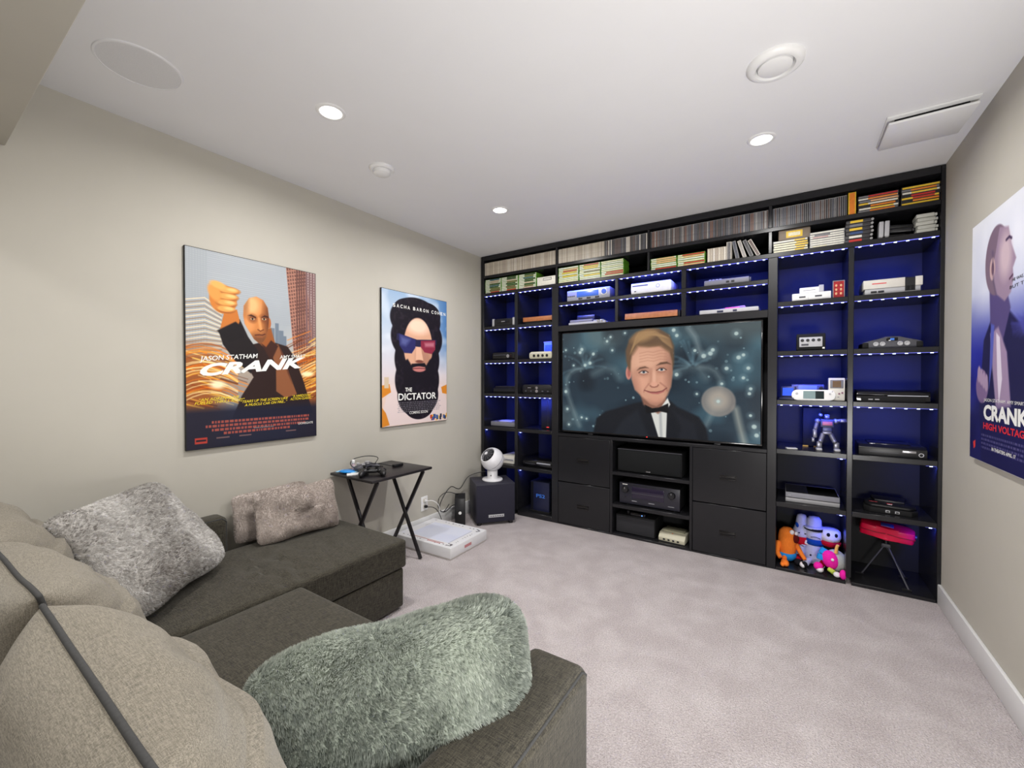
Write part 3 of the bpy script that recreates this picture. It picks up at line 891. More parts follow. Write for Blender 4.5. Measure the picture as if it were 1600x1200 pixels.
XA, XB, XC, XD = (0.045, 0.401), (0.432, 0.788), (2.453, 2.816), (2.843, 3.215)
bd('side_panel', 0.012, 0.045, 0.0, 2.436)
bd('side_panel', 3.215, 3.2335, 0.0, 2.436)
bd('back_panel', 0.012, 3.232, 0.0, 2.436, YB + 0.0005, YB + 0.012, m=mat('charcoal_back_board', (32, 32, 35), 0.6, spec=0.3))
bd('fascia', 0.0455, 3.2145, 2.392, 2.436)
bd('post', 0.788, 0.850, 0.0, 2.05)
bd('post', 2.400, 2.453, 0.0, 2.05)
bd('divider', 0.401, 0.432, 0.045, 2.05)
bd('divider', 2.816, 2.843, 0.045, 2.05)
for a, b in ((0.823, 0.842), (1.609, 1.626), (2.400, 2.420)):
    bd('divider', a, b, 2.081, 2.222)
    bd('divider', a, b, 2.2485, 2.392)
bd('shelf', 0.0455, 3.2145, 2.222, 2.248)
SHELF_Z = [0.045, 0.45, 0.797, 1.118, 1.436, 1.756]
LEDM = mat('led_diode', (220, 230, 255), 0.4, emit=(176, 190, 255), strength=7.0)
TAPE = mat('led_tape', (120, 124, 180), 0.5, emit=(118, 122, 255), strength=1.0)


def led(shelf, x0, x1, z, y=YF + 0.012, power=LED_W, short=False):
    """a tape of diodes under the front edge of a shelf, and the light it gives"""
    P('led_strip', shelf, TAPE, ('box', x0 + 0.004, x1 - 0.004, y - 0.0045, y + 0.0045, z - 0.0022, z - 0.0004))
    bm = bmesh.new()
    n = max(1, int((x1 - x0) / 0.047))
    for k in range(n):
        xc = x0 + (k + 0.5) * (x1 - x0) / n
        s_box(bm, xc - 0.006, xc + 0.006, y - 0.0045, y + 0.0045, z - 0.0052, z - 0.0022)
    d = finish('diode', bm, LEDM, shelf)
    d['kind'] = 'stuff'
    lamp('AREA', 'led_light', ((x0 + x1) / 2, y, z - 0.008), power * (x1 - x0) / 0.36, (0.05, 0.09, 1.0), shelf, (0.98, 0, 0), shape='RECTANGLE', size=(x1 - x0) * 0.94, size_y=0.01, spread=math.radians(100))


top = bd('shelf', 0.0455, 3.2145, 2.05, 2.08)
for a, b in (XA, XB, XC, XD, (0.850, 1.356), (1.380, 1.857), (1.888, 2.400)):
    led(top, a, b, 2.05)
for X in (XA, XB, XC, XD):
    for k, z in enumerate(SHELF_Z):
        if k == 0:
            bd('plinth_shelf', X[0], X[1], 0.0, 0.045 if X in (XA, XB) else 0.02)
            continue
        s = bd('shelf', X[0], X[1], z - 0.031, z)
        if k >= 3:
            led(s, X[0], X[1], z - 0.031)
        else:                                              # only the end of the tape shows lower down
            e = X[0] if X in (XA, XB) else X[1] - 0.05
            led(s, e, e + 0.05, z - 0.031, power=LED_W * 1.4)
# middle: two rows of cubbies, television bay, drawers
mid = bd('shelf', 0.850, 2.400, 1.886, 1.914)
bd('rail', 0.850, 2.400, 1.662, 1.712)
for a, b in ((1.356, 1.380), (1.857, 1.888)):
    bd('divider', a, b, 1.914, 2.05)
    bd('divider', a, b, 1.712, 1.886)
for a, b in ((0.850, 1.356), (1.380, 1.857), (1.888, 2.400)):
    led(mid, a, b, 1.886, power=LED_W * 0.8)
bd('television_ledge', 0.850, 2.400, 0.762, 0.786)
bd('inner_post', 1.316, 1.338, 0.0, 0.762)
bd('inner_post', 1.919, 1.938, 0.0, 0.762)
bd('bay_floor', 1.338, 1.919, 0.0, 0.018)
bd('bay_shelf', 1.338, 1.919, 0.487, 0.512)
bd('bay_shelf', 1.338, 1.919, 0.226, 0.254)
bd('carcass', 0.850, 1.316, 0.0, 0.012)
bd('carcass', 1.938, 2.400, 0.0, 0.012)
HANDLE = mat('dark_bronze_handle', (40, 38, 38), 0.35, metal=0.5)
for x0, x1 in ((0.852, 1.314), (1.940, 2.398)):
    for z0, z1 in ((0.014, 0.368), (0.374, 0.760)):
        d = bd('drawer', x0, x1, z0, z1, YF + 0.001, YF + 0.36, 0.0025)
        xc, zc = (x0 + x1) / 2, z0 + (0.165 if z0 < 0.1 else 0.195)
        P('handle', d, HANDLE, ('box', xc - 0.052, xc + 0.052, YF - 0.0035, YF + 0.002, zc + 0.010, zc + 0.015, 0.001),
          ('box', xc - 0.052, xc + 0.052, YF - 0.0035, YF + 0.002, zc - 0.017, zc - 0.012, 0.001),
          ('box', xc - 0.052, xc - 0.046, YF - 0.0035, YF + 0.002, zc - 0.017, zc + 0.015, 0.001),
          ('box', xc + 0.046, xc + 0.052, YF - 0.0035, YF + 0.002, zc - 0.017, zc + 0.015, 0.001),
          ('box', xc - 0.046, xc + 0.046, YF - 0.014, YF + 0.002, zc + 0.001, zc + 0.010, 0.003), label='recessed dark cup handle')

# ------------------------------------------------------------------ television
tv = thing('television', 'large flat television showing a man in a dinner jacket', 'television', (1.618, 3.30, 0.7865))
P('cabinet', tv, BLK, ('box', -0.752, 0.752, 0.0, 0.045, 0.012, 0.868, 0.004), ('box', -0.5, 0.5, 0.045, 0.075, 0.06, 0.6, 0.01))
P('bezel', tv, GLOSS, ('box', -0.752, 0.752, -0.006, -0.0002, 0.012, 0.026, 0.001), ('box', -0.752, 0.752, -0.006, -0.0002, 0.858, 0.868, 0.001),
  ('box', -0.752, -0.742, -0.006, -0.0002, 0.026, 0.858, 0.001), ('box', 0.742, 0.752, -0.006, -0.0002, 0.026, 0.858, 0.001))
scr = quad('screen', tv, mat_image('screen_picture', art_screen(), 0.25, emit=1.0, spec=0.3), -0.742, 0.742, 0.026, 0.858, -0.002)
scr['label'] = 'lit screen with a man before blurred party lights'
P('standby_light', tv, mat('red_led', (255, 60, 60), 0.4, emit=(255, 40, 40), strength=2.0), ('box', -0.02, -0.012, -0.0075, -0.006, 0.016, 0.02))
P('foot', tv, BLK, ('box', -0.5, -0.46, -0.02, 0.10, 0.0, 0.012, 0.003))
P('foot', tv, BLK, ('box', 0.46, 0.5, -0.02, 0.10, 0.0, 0.012, 0.003))
# ------------------------------------------------------------------ film posters on thin boards
def poster(label, loc, rz, w, h, art, board):
    t = thing('film_poster', label, 'poster', loc, rz, 'film posters')
    P('backing_board', t, board, ('box', -w / 2, w / 2, -0.017, -0.001, 0, h, 0.001, 1))
    quad('print', t, art, -w / 2 + 0.003, w / 2 - 0.003, 0.003, h - 0.003, -0.0175)
    return t


BOARD = mat('black_board_edge', (22, 22, 24), 0.6)
t = poster('film poster of a man in a dark jacket before orange city streets', (0, 1.199, 0.894), PI / 2, 0.694, 1.026, mat_image('city_poster_print', art_city_poster(), 0.5, spec=0.25), BOARD)
lettering('JASON STATHAM', t, PRINTW, -0.285, -0.005, 0.452, 0.024, -0.0182, 0.12, 0.012, 0.10)
lettering('AMY SMART', t, PRINTW, 0.118, 0.276, 0.478, 0.022, -0.0182, 0.12, 0.004, 0.08)
lettering('CRANK', t, PRINTW, -0.285, 0.275, 0.376, 0.058, -0.0182, 0.32, 0.045, 0.105)
lettering('\u201cAN ADRENALINE', t, PRINTY, -0.290, -0.100, 0.246, 0.014, -0.0182, 0.3, 0.002, 0.06)
lettering('FUELED THRILL RIDE!\u201d', t, PRINTY, -0.310, -0.075, 0.228, 0.014, -0.0182, 0.3, 0.002, 0.06)
lettering('\u201cTEARS UP THE SCREEN LIKE', t, PRINTY, -0.095, 0.165, 0.228, 0.014, -0.0182, 0.3, 0.002, 0.05)
lettering('A MUSCLE CAR ON FIRE...\u201d', t, PRINTY, -0.075, 0.160, 0.209, 0.014, -0.0182, 0.3, 0.002, 0.05)
lettering('\u201cA HARDCORE', t, PRINTY, 0.192, 0.310, 0.250, 0.014, -0.0182, 0.3, 0.002, 0.04)
lettering('ACTION CLASSIC.\u201d', t, PRINTY, 0.178, 0.325, 0.232, 0.014, -0.0182, 0.3, 0.002, 0.04)
lettering('LIONSGATE', t, PRINTW, 0.228, 0.322, 0.082, 0.013, -0.0182)
lettering('www.crankfilm.com', t, PRINTG, -0.03, 0.08, 0.083, 0.009, -0.0182)

t = poster('film poster of a bearded man in tinted glasses', (0, 2.41, 0.894), PI / 2, 0.705, 1.034, mat_image('beard_poster_print', art_beard_poster(), 0.5, spec=0.25), BOARD)
x = -0.245
for word in ('SACHA', 'BARON', 'COHEN'):
    for ch in word:
        lettering(ch, t, PRINTW, x, x + 0.024, 0.908, 0.026, -0.0182, 0, 0.015)
        x += 0.0365
    x += 0.022
lettering('THE', t, PRINTW, -0.125, -0.055, 0.262, 0.03, -0.0182, 0, 0.02)
lettering('DICTATOR', t, PRINTW, -0.195, 0.218, 0.196, 0.052, -0.0182, 0, 0.018)
lettering('COMING SOON', t, PRINTW, -0.082, 0.118, 0.082, 0.021, -0.0182, 0, 0.006)

t = poster('blue and white film poster hung on the right wall', (W_ROOM, 2.774 - 0.347, 0.898), -PI / 2, 0.694, 1.045, mat_image('blue_poster_print', art_blue_poster(), 0.5, spec=0.25), mat('white_board_edge', (190, 190, 196), 0.5))
lettering('JASON STATHAM  AMY SMART', t, PRINTW, -0.18, 0.2, 0.262, 0.013, -0.0182)
lettering('CRANK', t, PRINTW, -0.182, 0.23, 0.188, 0.058, -0.0182, 0, 0.045)
lettering('HIGH VOLTAGE', t, PRINTR, -0.182, 0.23, 0.146, 0.026, -0.0182, 0, 0.03)
lettering('HE WAS DEAD...', t, BOARD, 0.08, 0.26, 0.72, 0.012, -0.0182)
lettering('BUT THEN', t, BOARD, 0.06, 0.26, 0.695, 0.012, -0.0182)
lettering('IN THEATERS APRIL 17', t, PRINTW, -0.09, 0.13, 0.064, 0.013, -0.0182, 0, 0.02)

# ------------------------------------------------------------------ disc cases, cartridges and boxes on the two top shelves
SPM = [mat('spine_' + n, c, 0.4, vary=0.25, scale=160) for n, c in (('cream', (206, 198, 182)), ('ivory', (190, 180, 164)), ('stone', (214, 208, 196)), ('putty', (180, 168, 154)))]
SPD = [mat('dark_spine_' + n, c, 0.4, vary=0.6, scale=140) for n, c in (('black', (44, 42, 46)), ('brown', (86, 66, 60)), ('slate', (70, 72, 84)), ('grey', (104, 102, 104)), ('rust', (112, 74, 58)), ('pale', (150, 146, 142)))]
CLEAR = mat('clear_case_edge', (150, 150, 150), 0.25, vary=0.05)
CLEARD = mat('dark_case_edge', (60, 60, 64), 0.3, vary=0.05)
_jm = {}


def jewel_mesh(case, spine, w, h=0.124):
    k = (case.name, spine.name, round(w, 4), h)
    if k not in _jm:
        bm = bmesh.new()
        s_box(bm, -w / 2, w / 2, 0.0, 0.14, 0, h)
        for f in bm.faces:
            f.material_index = 0
        n = len(bm.faces)
        s_box(bm, -w / 2 * 0.72, w / 2 * 0.72, -0.0006, 0.001, 0.003, h - 0.003)
        bm.faces.ensure_lookup_table()
        for f in bm.faces[n:]:
            f.material_index = 1
        me = bpy.data.meshes.new('disc_case')
        bm.to_mesh(me)
        bm.free()
        me.materials.append(case)
        me.materials.append(spine)
        _jm[k] = me
    return _jm[k]


def put(name, me, loc, label, cat, group, rot=(0, 0, 0)):
    o = bpy.data.objects.new(name, me)
    o.location, o.rotation_euler = loc, rot
    COL.objects.link(o)
    return tag(o, label, cat, group)


ROW1 = 2.2485
ZR2 = 2.0805


def nth(n):
    return f"{n}{'th' if 10 < n % 100 < 14 else {1: 'st', 2: 'nd', 3: 'rd'}.get(n % 10, 'th')}"


def case_row(x0, x1, pal, case, label, group, rev=False):
    n = round((x1 - x0) / 0.0104)
    p = (x1 - x0) / n
    for k in range(n):
        m = k if not rev else n - 1 - k
        put('disc_case', jewel_mesh(case, R.choice(pal), p * 0.96), (x0 + (k + 0.5) * p, YF + 0.014 + R.uniform(-0.0015, 0.0015), ROW1 + 0.0003), label.format(nth(m + 1)), 'disc case', group)


case_row(0.047, 0.821, SPM, SPM[1], 'slim cream-spined disc case on the top shelf, {} from the left wall', 'cream disc cases, leftmost top bay')
case_row(0.845, 1.262, SPM, SPM[1], 'slim cream-spined disc case, {} from the left divider of the second top bay', 'cream disc cases, second top bay')
case_row(1.262, 1.606, SPD[:4] + SPM[2:3], CLEAR, 'slim dark-spined disc case, {} after the cream ones in the second top bay', 'dark disc cases, second top bay')
case_row(1.629, 2.397, SPD, CLEAR, 'slim dark-spined disc case above the television, {} from the left divider', 'dark disc cases, third top bay')
case_row(2.423, 2.806, SPD[:4], CLEAR, 'slim dark-spined disc case, {} to the left of the tall orange case', 'dark disc cases, fourth top bay', True)

ORD = ['bottom', 'second from bottom', 'third from bottom', 'fourth from bottom', 'fifth from bottom', 'sixth from bottom', 'seventh from bottom', 'eighth from bottom', 'ninth from bottom', 'tenth from bottom', 'eleventh from bottom']
PC = {n: mat('case_' + n, c, 0.4, vary=0.2, scale=90) for n, c in dict(white=(222, 220, 208), cream=(226, 220, 188), green=(84, 140, 36), black=(34, 34, 36), red=(190, 44, 40), maroon=(110, 50, 52), blue=(50, 74, 120),
      brown=(112, 84, 60), yellow=(232, 190, 50), orange=(226, 128, 36), grey=(120, 120, 124), pink=(206, 170, 164), teal=(60, 110, 112), peach=(228, 176, 130)).items()}
_dm = {}


def flat_case_mesh(w, h, d, case, end, mid, a, b):
    """a case lying flat, spine to the front: end label, printed middle stretch"""
    k = (w, h, d, case, end, mid, a, b)
    if k not in _dm:
        bm = bmesh.new()
        s_box(bm, -w / 2, w / 2, 0.0, d, 0, h)
        n1 = len(bm.faces)
        s_box(bm, -w / 2 + 0.004, w / 2 - 0.004, -0.0008, 0.002, h * 0.17, h * 0.83)
        n2 = len(bm.faces)
        s_box(bm, -w / 2 + a * w, -w / 2 + b * w, -0.0014, 0.002, h * 0.2, h * 0.8)
        bm.faces.ensure_lookup_table()
        for i, f in enumerate(bm.faces):
            f.material_index = 0 if i < n1 else 1 if i < n2 else 2
        me = bpy.data.meshes.new('game_case')
        bm.to_mesh(me)
        bm.free()
        for c in (case, end, mid):
            me.materials.append(PC[c])
        _dm[k] = me
    return _dm[k]


def stack(x, z, n, where, group, pal, w=0.188, h=0.0142, d=0.133, y=YF + 0.016, name='game_case', kind='game case', jit=0.002):
    for k in range(n):
        case, end, mids, a, b = pal(k)
        mid = R.choice(mids)
        ab = (round(a + R.choice((0, 0.05)), 2), round(b - R.choice((0, 0.06, 0.1)), 2))
        put(name, flat_case_mesh(w, h, d, case, end, mid, *ab), (x + R.uniform(-jit, jit), y + R.uniform(-jit, jit), z + k * (h + 0.0002)),
            f'{end} and {mid} {kind}, {ORD[k]} in {where}', kind.split()[-1] if kind.split()[-1] in ('case', 'magazine', 'cartridge') else 'case', group)


WHT = lambda k: ('green', 'white', ['red', 'maroon', 'black', 'brown', 'blue', 'pink', 'black'], 0.28, 0.94)
GRN = lambda k: ('green', R.choice(['cream', 'white']), ['red', 'white', 'peach', 'cream', 'yellow', 'white', 'brown'], 0.18, 0.98)
for i, (x, wh) in enumerate(((0.145, 'the stack beside the left wall'), (0.337, 'the middle stack of the leftmost bay'), (0.529, 'the third stack from the left wall'))):
    stack(x, ZR2, 9, wh, 'white game cases, leftmost bay', WHT)
for i, (x, wh) in enumerate(((0.940, 'the left stack of the second bay'), (1.133, 'the middle stack of the second bay'), (1.326, 'the right stack of the second bay'))):
    stack(x, ZR2, 9, wh, 'green game cases, second bay', GRN)
for i, (x, wh) in enumerate(((1.726, 'the left stack of the third bay'), (1.919, 'the right stack of the third bay'))):
    stack(x, ZR2, 6, wh, 'green game cases, third bay', GRN)
t = thing('storage_box', 'white paper box with a grey label right of the game cases', 'box', (0.722, YF + 0.016, ZR2))
P('body', t, PC['white'], ('box', -0.092, 0.092, 0, 0.13, 0, 0.078, 0.003))
P('label_plate', t, PC['grey'], ('box', -0.03, 0.055, -0.001, 0.001, 0.044, 0.066))
P('label_insert', t, PC['white'], ('box', -0.024, 0.049, -0.0018, 0.001, 0.049, 0.061))
# small upright cases and leaning jewel cases in the third bay
for k in range(7):
    put('small_case', jewel_mesh(SPM[3], SPM[k % 4], 0.0165, 0.098), (2.036 + k * 0.0172, YF + 0.02, ZR2 + 0.0003), f'small pale upright game case, {["first", "second", "third", "fourth", "fifth", "sixth", "seventh"][k]} after the green stacks', 'case', 'small upright cases, third bay')
for k, (x, a, c) in enumerate(((2.165, 0.0, 3), (2.218, -0.20, 2), (2.262, -0.30, 5), (2.303, -0.38, 0), (2.343, -0.46, 1))):
    w = 0.022 if k != 0 else 0.03
    put('leaning_case', jewel_mesh(CLEAR if k % 2 else SPM[2], SPD[c], w, 0.124), (x, YF + 0.02, ZR2 + abs(math.sin(a)) * w * 0.5 + 0.0004), f'{["upright", "slightly tilted", "tilted", "steeply tilted", "most tilted"][k]} double disc case in the leaning row beside the wide post', 'disc case', 'leaning disc cases, third bay', (0, a, 0))
# fourth bay, upper shelf
o = put('tall_case', jewel_mesh(PC['yellow'], PC['orange'], 0.036, 0.136), (2.832, YF + 0.02, ROW1 + 0.0003), 'tall orange and yellow boxed set ending the dark disc row', 'case', None)
YEL = lambda k: ('black', R.choice(['white', 'yellow', 'black', 'grey']), ['yellow', 'red', 'orange', 'white', 'peach', 'yellow'], 0.26, 0.97)
stack(2.951, ROW1 + 0.0004, 7, 'the stack right of the orange case', 'dark game cases, fourth bay', YEL, w=0.184, y=YF + 0.016)
stack(3.133, ROW1 + 0.0004, 7, 'the top-shelf stack by the right panel', 'dark game cases, fourth bay', YEL, w=0.162, y=YF + 0.016, h=0.0150)
# fourth bay, lower shelf
MAGZ = lambda k: ('black', R.choice(['cream', 'cream', 'white']), ['yellow'], 0.62, 0.98)
stack(2.521, ZR2, 5, 'the yellow-ended stack under the grey box', 'yellow game cases, fourth bay', MAGZ, w=0.19, h=0.0150)
t = thing('cartridge_box', 'taupe box with a gold label lying on the yellow-ended stack', 'box', (2.541, YF + 0.018, ZR2 + 0.0766), 0.04)
P('body', t, mat('taupe_card', (128, 114, 100), 0.5), ('box', -0.086, 0.086, 0, 0.125, 0, 0.066, 0.006))
P('label_frame', t, PC['yellow'], ('box', -0.044, 0.044, -0.0016, 0.001, 0.012, 0.054))
P('label_print', t, PC['cream'], ('box', -0.032, 0.032, -0.0024, 0.001, 0.022, 0.044))
WHS = lambda k: ('grey', 'white', ['grey', 'white', 'pink', 'white', 'cream'], 0.1, 0.6)
stack(2.709, ZR2, 7, 'the white stack left of the cartridges', 'white game cases, fourth bay', WHS, w=0.176, h=0.0136)
CARTP = mat('charcoal_cartridge', (56, 54, 56), 0.5)
CARTG = mat('grey_cartridge', (176, 176, 168), 0.5)


def cartridge(label, loc, body, lab, rot=(0, 0, 0), group=None, w=0.13, knob=True, h=0.0225):
    t = thing('game_cartridge', label, 'cartridge', loc, 0, group)
    t.rotation_euler = rot
    P('shell', t, body, ('box', -w / 2, w / 2 - 0.012, 0, 0.10, 0.0005, h - 0.0005, 0.004), ('box', w / 2 - 0.012, w / 2, 0.006, 0.094, 0.003, h - 0.003, 0.003))
    if lab:
        P('sticker', t, PC[lab], ('box', -w / 2 + 0.02, w / 2 - 0.05, -0.0012, 0.001, h * 0.2, h * 0.8))
    if knob:
        P('end_clip', t, CLEAR, ('cyl', (w / 2 - 0.006, -0.001, h / 2), 0.007, 0.004, 'y', 12))
    return t


for k, lab in enumerate(('red', 'white', 'blue', 'yellow', 'grey', 'yellow')):
    cartridge(f'charcoal cartridge with {lab} sticker, {ORD[k]} in the cartridge tower', (2.866 + R.uniform(-0.003, 0.003), YF + 0.02, ZR2 + k * 0.0227), CARTP, lab, group='stacked cartridges, fourth bay')
for k in range(2):
    cartridge(f'grey cartridge standing on edge, {("next to the cartridge tower", "second from the cartridge tower")[k]}', (2.958 + k * 0.026, YF + 0.03, ZR2 + 0.0525), LGREY, None, (0, PI / 2 + 0.02, 0), 'upright cartridges, fourth bay', w=0.104)
BK = [('black cartridge lying flat at the bottom of the loose pile', (3.03, YF + 0.05, ZR2 + 0.0002), (0, 0, 0.2)),
      ('black cartridge on the loose pile, tilted to the right', (3.055, YF + 0.05, ZR2 + 0.032), (0, 0.10, -0.1)),
      ('black cartridge lying flat, right end of the loose pile', (3.105, YF + 0.16, ZR2 + 0.0002), (0, 0, -0.3)),
      ('topmost black cartridge of the loose pile', (3.07, YF + 0.08, ZR2 + 0.060), (0, 0.11, 0.05))]
for lab, loc, rot in BK:
    cartridge(lab, loc, BLK, None, rot, 'loose black cartridges, fourth bay', w=0.125, knob=False)
for k in range(5):
    cartridge(f'pale grey cartridge, {ORD[k]} in the stack at the right panel', (3.163 + (0.0, 0.005, -0.003, 0.004, -0.002)[k], YF + 0.012 + (0, 0.006, 0.002, 0.008, 0.0)[k], ZR2 + k * 0.0215), CARTG, None, (0, 0, (0.0, 0.05, -0.04, 0.06, 0)[k]), 'pale cartridges by the right panel', w=0.088, knob=False, h=0.0212)

# ------------------------------------------------------------------ game consoles in the cubbies
def console(label, x0, x1, z, y=0.03, rz=0.0, cat='game console', name='game_console'):
    return thing(name, label, cat, ((x0 + x1) / 2, YF + y, z + 0.0004), rz), (x1 - x0) / 2


ZS = {'a': 1.756, 'b': 1.436, 'c': 1.118, 'd': 0.797, 'e': 0.45, 'f': 0.045}
# --- left tower
t, w = console('black console with silver end caps, top left cubby', 0.115, 0.372, ZS['a'], 0.045)
P('body', t, BLK, ('box', -w + 0.02, w - 0.02, 0.0, 0.2, 0.004, 0.072, 0.004))
for s in (-1, 1):
    P('end_cap', t, LGREY, ('box', s * w - (0.022 if s > 0 else 0), s * w + (0.022 if s < 0 else 0), -0.006, 0.2, 0.0, 0.076, 0.005))
P('front_slot', t, GLOSS, ('box', -w + 0.06, w - 0.06, -0.003, 0.002, 0.030, 0.056, 0.002))
P('badge', t, PRINTG, ('box', -0.02, 0.02, -0.0042, -0.0028, 0.042, 0.048))
t, w = console('flat woodgrain console, second cubby of the top left row', 0.463, 0.768, ZS['a'], 0.045)
P('wood_front', t, WOOD, ('box', -w, w, 0.0, 0.018, 0.022, 0.062, 0.003))
P('body', t, BLKM, ('prism', [(0.018, 0.0), (0.2, 0.0), (0.2, 0.072), (0.12, 0.074), (0.018, 0.056)], -w + 0.006, w - 0.006, 'yz'))
P('foot', t, BLKM, ('box', -w + 0.02, w - 0.02, 0.006, 0.018, 0, 0.022))
t, w = console('slim black console with a round button, second row left cubby', 0.105, 0.372, ZS['b'], 0.05)
P('body', t, GLOSS, ('box', -w, w, 0, 0.24, 0.005, 0.072, 0.008))
P('disc_slot', t, DGREY, ('box', -w + 0.02, 0.03, -0.0012, 0.001, 0.044, 0.05))
P('power_button', t, CHROME, ('cyl', (0.055, -0.001, 0.036), 0.016, 0.005, 'y', 24))
P('foot', t, BLKM, ('box', -w + 0.03, w - 0.03, 0.02, 0.2, 0, 0.005))
t, w = console('pale console with four round ports in front of a clear box', 0.535, 0.77, ZS['b'], 0.04)
P('body', t, CREAM, ('prism', [(-w, 0.012), (-w + 0.012, 0.0), (w - 0.012, 0.0), (w, 0.012), (w, 0.05), (w - 0.02, 0.064), (-w + 0.02, 0.064), (-w, 0.05)], 0.0, 0.2, 'xz', 0.003))
for k in range(4):
    P('controller_port', t, BLK, ('cyl', (-0.066 + k * 0.044, -0.001, 0.028), 0.0125, 0.006, 'y', 20))
P('front_lip', t, OFFW, ('box', -w + 0.016, w - 0.016, -0.003, 0.001, 0.046, 0.056, 0.001))
t, w = console('clear bluish display box behind the pale four port console', 0.565, 0.755, ZS['b'], 0.26, cat='box', name='display_box')
P('shell', t, mat('frosted_acrylic', (150, 180, 196), 0.3, vary=0.12, scale=20), ('box', -w, w, 0, 0.1, 0, 0.162, 0.004))
P('lid', t, LGREY, ('box', -w - 0.002, w + 0.002, -0.002, 0.102, 0.162, 0.172, 0.002))
P('picture_card', t, mat('blue_card', (92, 120, 160), 0.5, vary=0.4, scale=60), ('box', -w + 0.012, w - 0.012, -0.0015, 0.001, 0.02, 0.14))
t, w = console('plain black flat console, third row left cubby', 0.112, 0.372, ZS['c'], 0.06)
P('body', t, BLKM, ('box', -w, w, 0, 0.22, 0.004, 0.05, 0.006), ('box', -w + 0.02, w - 0.02, 0.01, 0.2, 0.0, 0.004))
P('top_plate', t, BLK, ('box', -w + 0.015, w - 0.015, 0.012, 0.21, 0.05, 0.068, 0.006))
P('front_seam', t, DGREY, ('box', -w + 0.012, w - 0.012, -0.001, 0.001, 0.026, 0.028))
t, w = console('bulky black console with four ports and a silver disc button', 0.463, 0.77, ZS['c'], 0.035)
P('body', t, BLK, ('prism', [(-w, 0.014), (-w + 0.014, 0.0), (w - 0.014, 0.0), (w, 0.014), (w, 0.066), (w - 0.018, 0.084), (-w + 0.018, 0.084), (-w, 0.066)], 0, 0.24, 'xz', 0.003))
P('disc_tray', t, GLOSS, ('box', -w + 0.03, -0.03, -0.002, 0.001, 0.046, 0.066, 0.001))
P('tray_print', t, PRINTG, ('box', -w + 0.06, -0.06, -0.003, -0.001, 0.054, 0.058))
P('eject_button', t, CHROME, ('cyl', (0.0, -0.001, 0.056), 0.012, 0.005, 'y', 20), ('cyl', (0.0, -0.001, 0.026), 0.014, 0.005, 'y', 20))
for k, x in enumerate((-0.115, -0.06, 0.06, 0.115)):
    P('controller_port', t, BLKM, ('box', x - 0.017, x + 0.017, -0.003, 0.001, 0.014, 0.036, 0.003))
    P('port_socket', t, DGREY, ('box', x - 0.011, x + 0.011, -0.0042, 0.001, 0.019, 0.031, 0.002))
t, w = console('flat grey console, fourth row left cubby', 0.09, 0.372, ZS['d'], 0.05)
P('body', t, MGREY, ('box', -w, w, 0, 0.2, 0.004, 0.046, 0.005))
P('lid', t, LGREY, ('lathe', [(0.0, 0.054), (0.07, 0.053), (0.082, 0.046)], (-0.01, 0.1, 0)), smooth=40)
P('button', t, DGREY, ('cyl', (-w + 0.05, 0.05, 0.047), 0.014, 0.006), ('cyl', (w - 0.05, 0.05, 0.047), 0.014, 0.006))
P('foot', t, DGREY, ('box', -w + 0.02, w - 0.02, 0.02, 0.18, 0, 0.004))
t, w = console('tall black upright console with a red light', 0.625, 0.765, ZS['d'], 0.10)
P('body', t, BLKM, ('box', -w, w, 0, 0.24, 0.006, 0.29, 0.004), ('box', -w + 0.006, w - 0.006, 0.01, 0.23, 0, 0.006))
P('vent_line', t, BLK, ('box', -0.003, 0.003, -0.001, 0.001, 0.03, 0.27))
P('power_light', t, mat('dim_red_led', (200, 60, 60), 0.4, emit=(255, 60, 50), strength=1.0), ('box', -0.012, 0.012, -0.0015, 0.001, 0.016, 0.022))
t, w = console('white console lying flat behind the globe fan', 0.215, 0.372, ZS['e'], 0.04)
P('body', t, OFFW, ('box', -w, w, 0, 0.22, 0.004, 0.076, 0.004), ('box', -w + 0.02, w - 0.02, 0.01, 0.2, 0, 0.004))
P('front_bar', t, LGREY, ('box', -w + 0.01, w - 0.01, -0.003, 0.001, 0.03, 0.05, 0.002))
P('disc_slot', t, DGREY, ('box', -0.02, w - 0.014, -0.004, 0.001, 0.038, 0.042))
t, w = console('rounded glossy black console with a silver front strip', 0.47, 0.772, ZS['e'], 0.03)
pr = [(0.0, 0.012), (0.01, 0.004), (0.25, 0.004), (0.27, 0.02), (0.27, 0.05), (0.2, 0.074), (0.08, 0.080), (0.02, 0.070), (-0.004, 0.045)]
P('body', t, GLOSS, ('prism', pr, -w, w, 'yz', 0.004))
P('silver_strip', t, SILV, ('prism', [(-0.007, 0.043), (0.0, 0.032), (0.004, 0.032), (0.0, 0.05)], 0.0, w - 0.012, 'yz'))
P('disc_slot', t, DGREY, ('box', -w + 0.03, -0.01, -0.0045, 0.004, 0.032, 0.036))
P('foot', t, BLKM, ('box', -w + 0.02, w - 0.02, 0.02, 0.24, 0, 0.004))
t, w = console('black ribbed console standing on end with blue lettering', 0.543, 0.735, ZS['f'], 0.05)
P('body', t, mat('blue_black_plastic', (26, 30, 48), 0.4), ('box', -w, w, 0.004, 0.18, 0.014, 0.276, 0.003))
P('rib_panel', t, NAVY, ('box', -w + 0.03, w, 0.0, 0.004, 0.014, 0.276, 0.001))
for k in range(5):
    P('rib', t, BLK, ('box', -w + 0.005 + k * 0.005, -w + 0.007 + k * 0.005, 0.001, 0.006, 0.02, 0.27))
P('stand', t, BLKM, ('box', -w - 0.006, w + 0.006, -0.006, 0.17, 0, 0.014, 0.003))
lettering('PS2', t, BLUETXT, -0.035, 0.055, 0.135, 0.03, -0.0008, 0, 0.02)
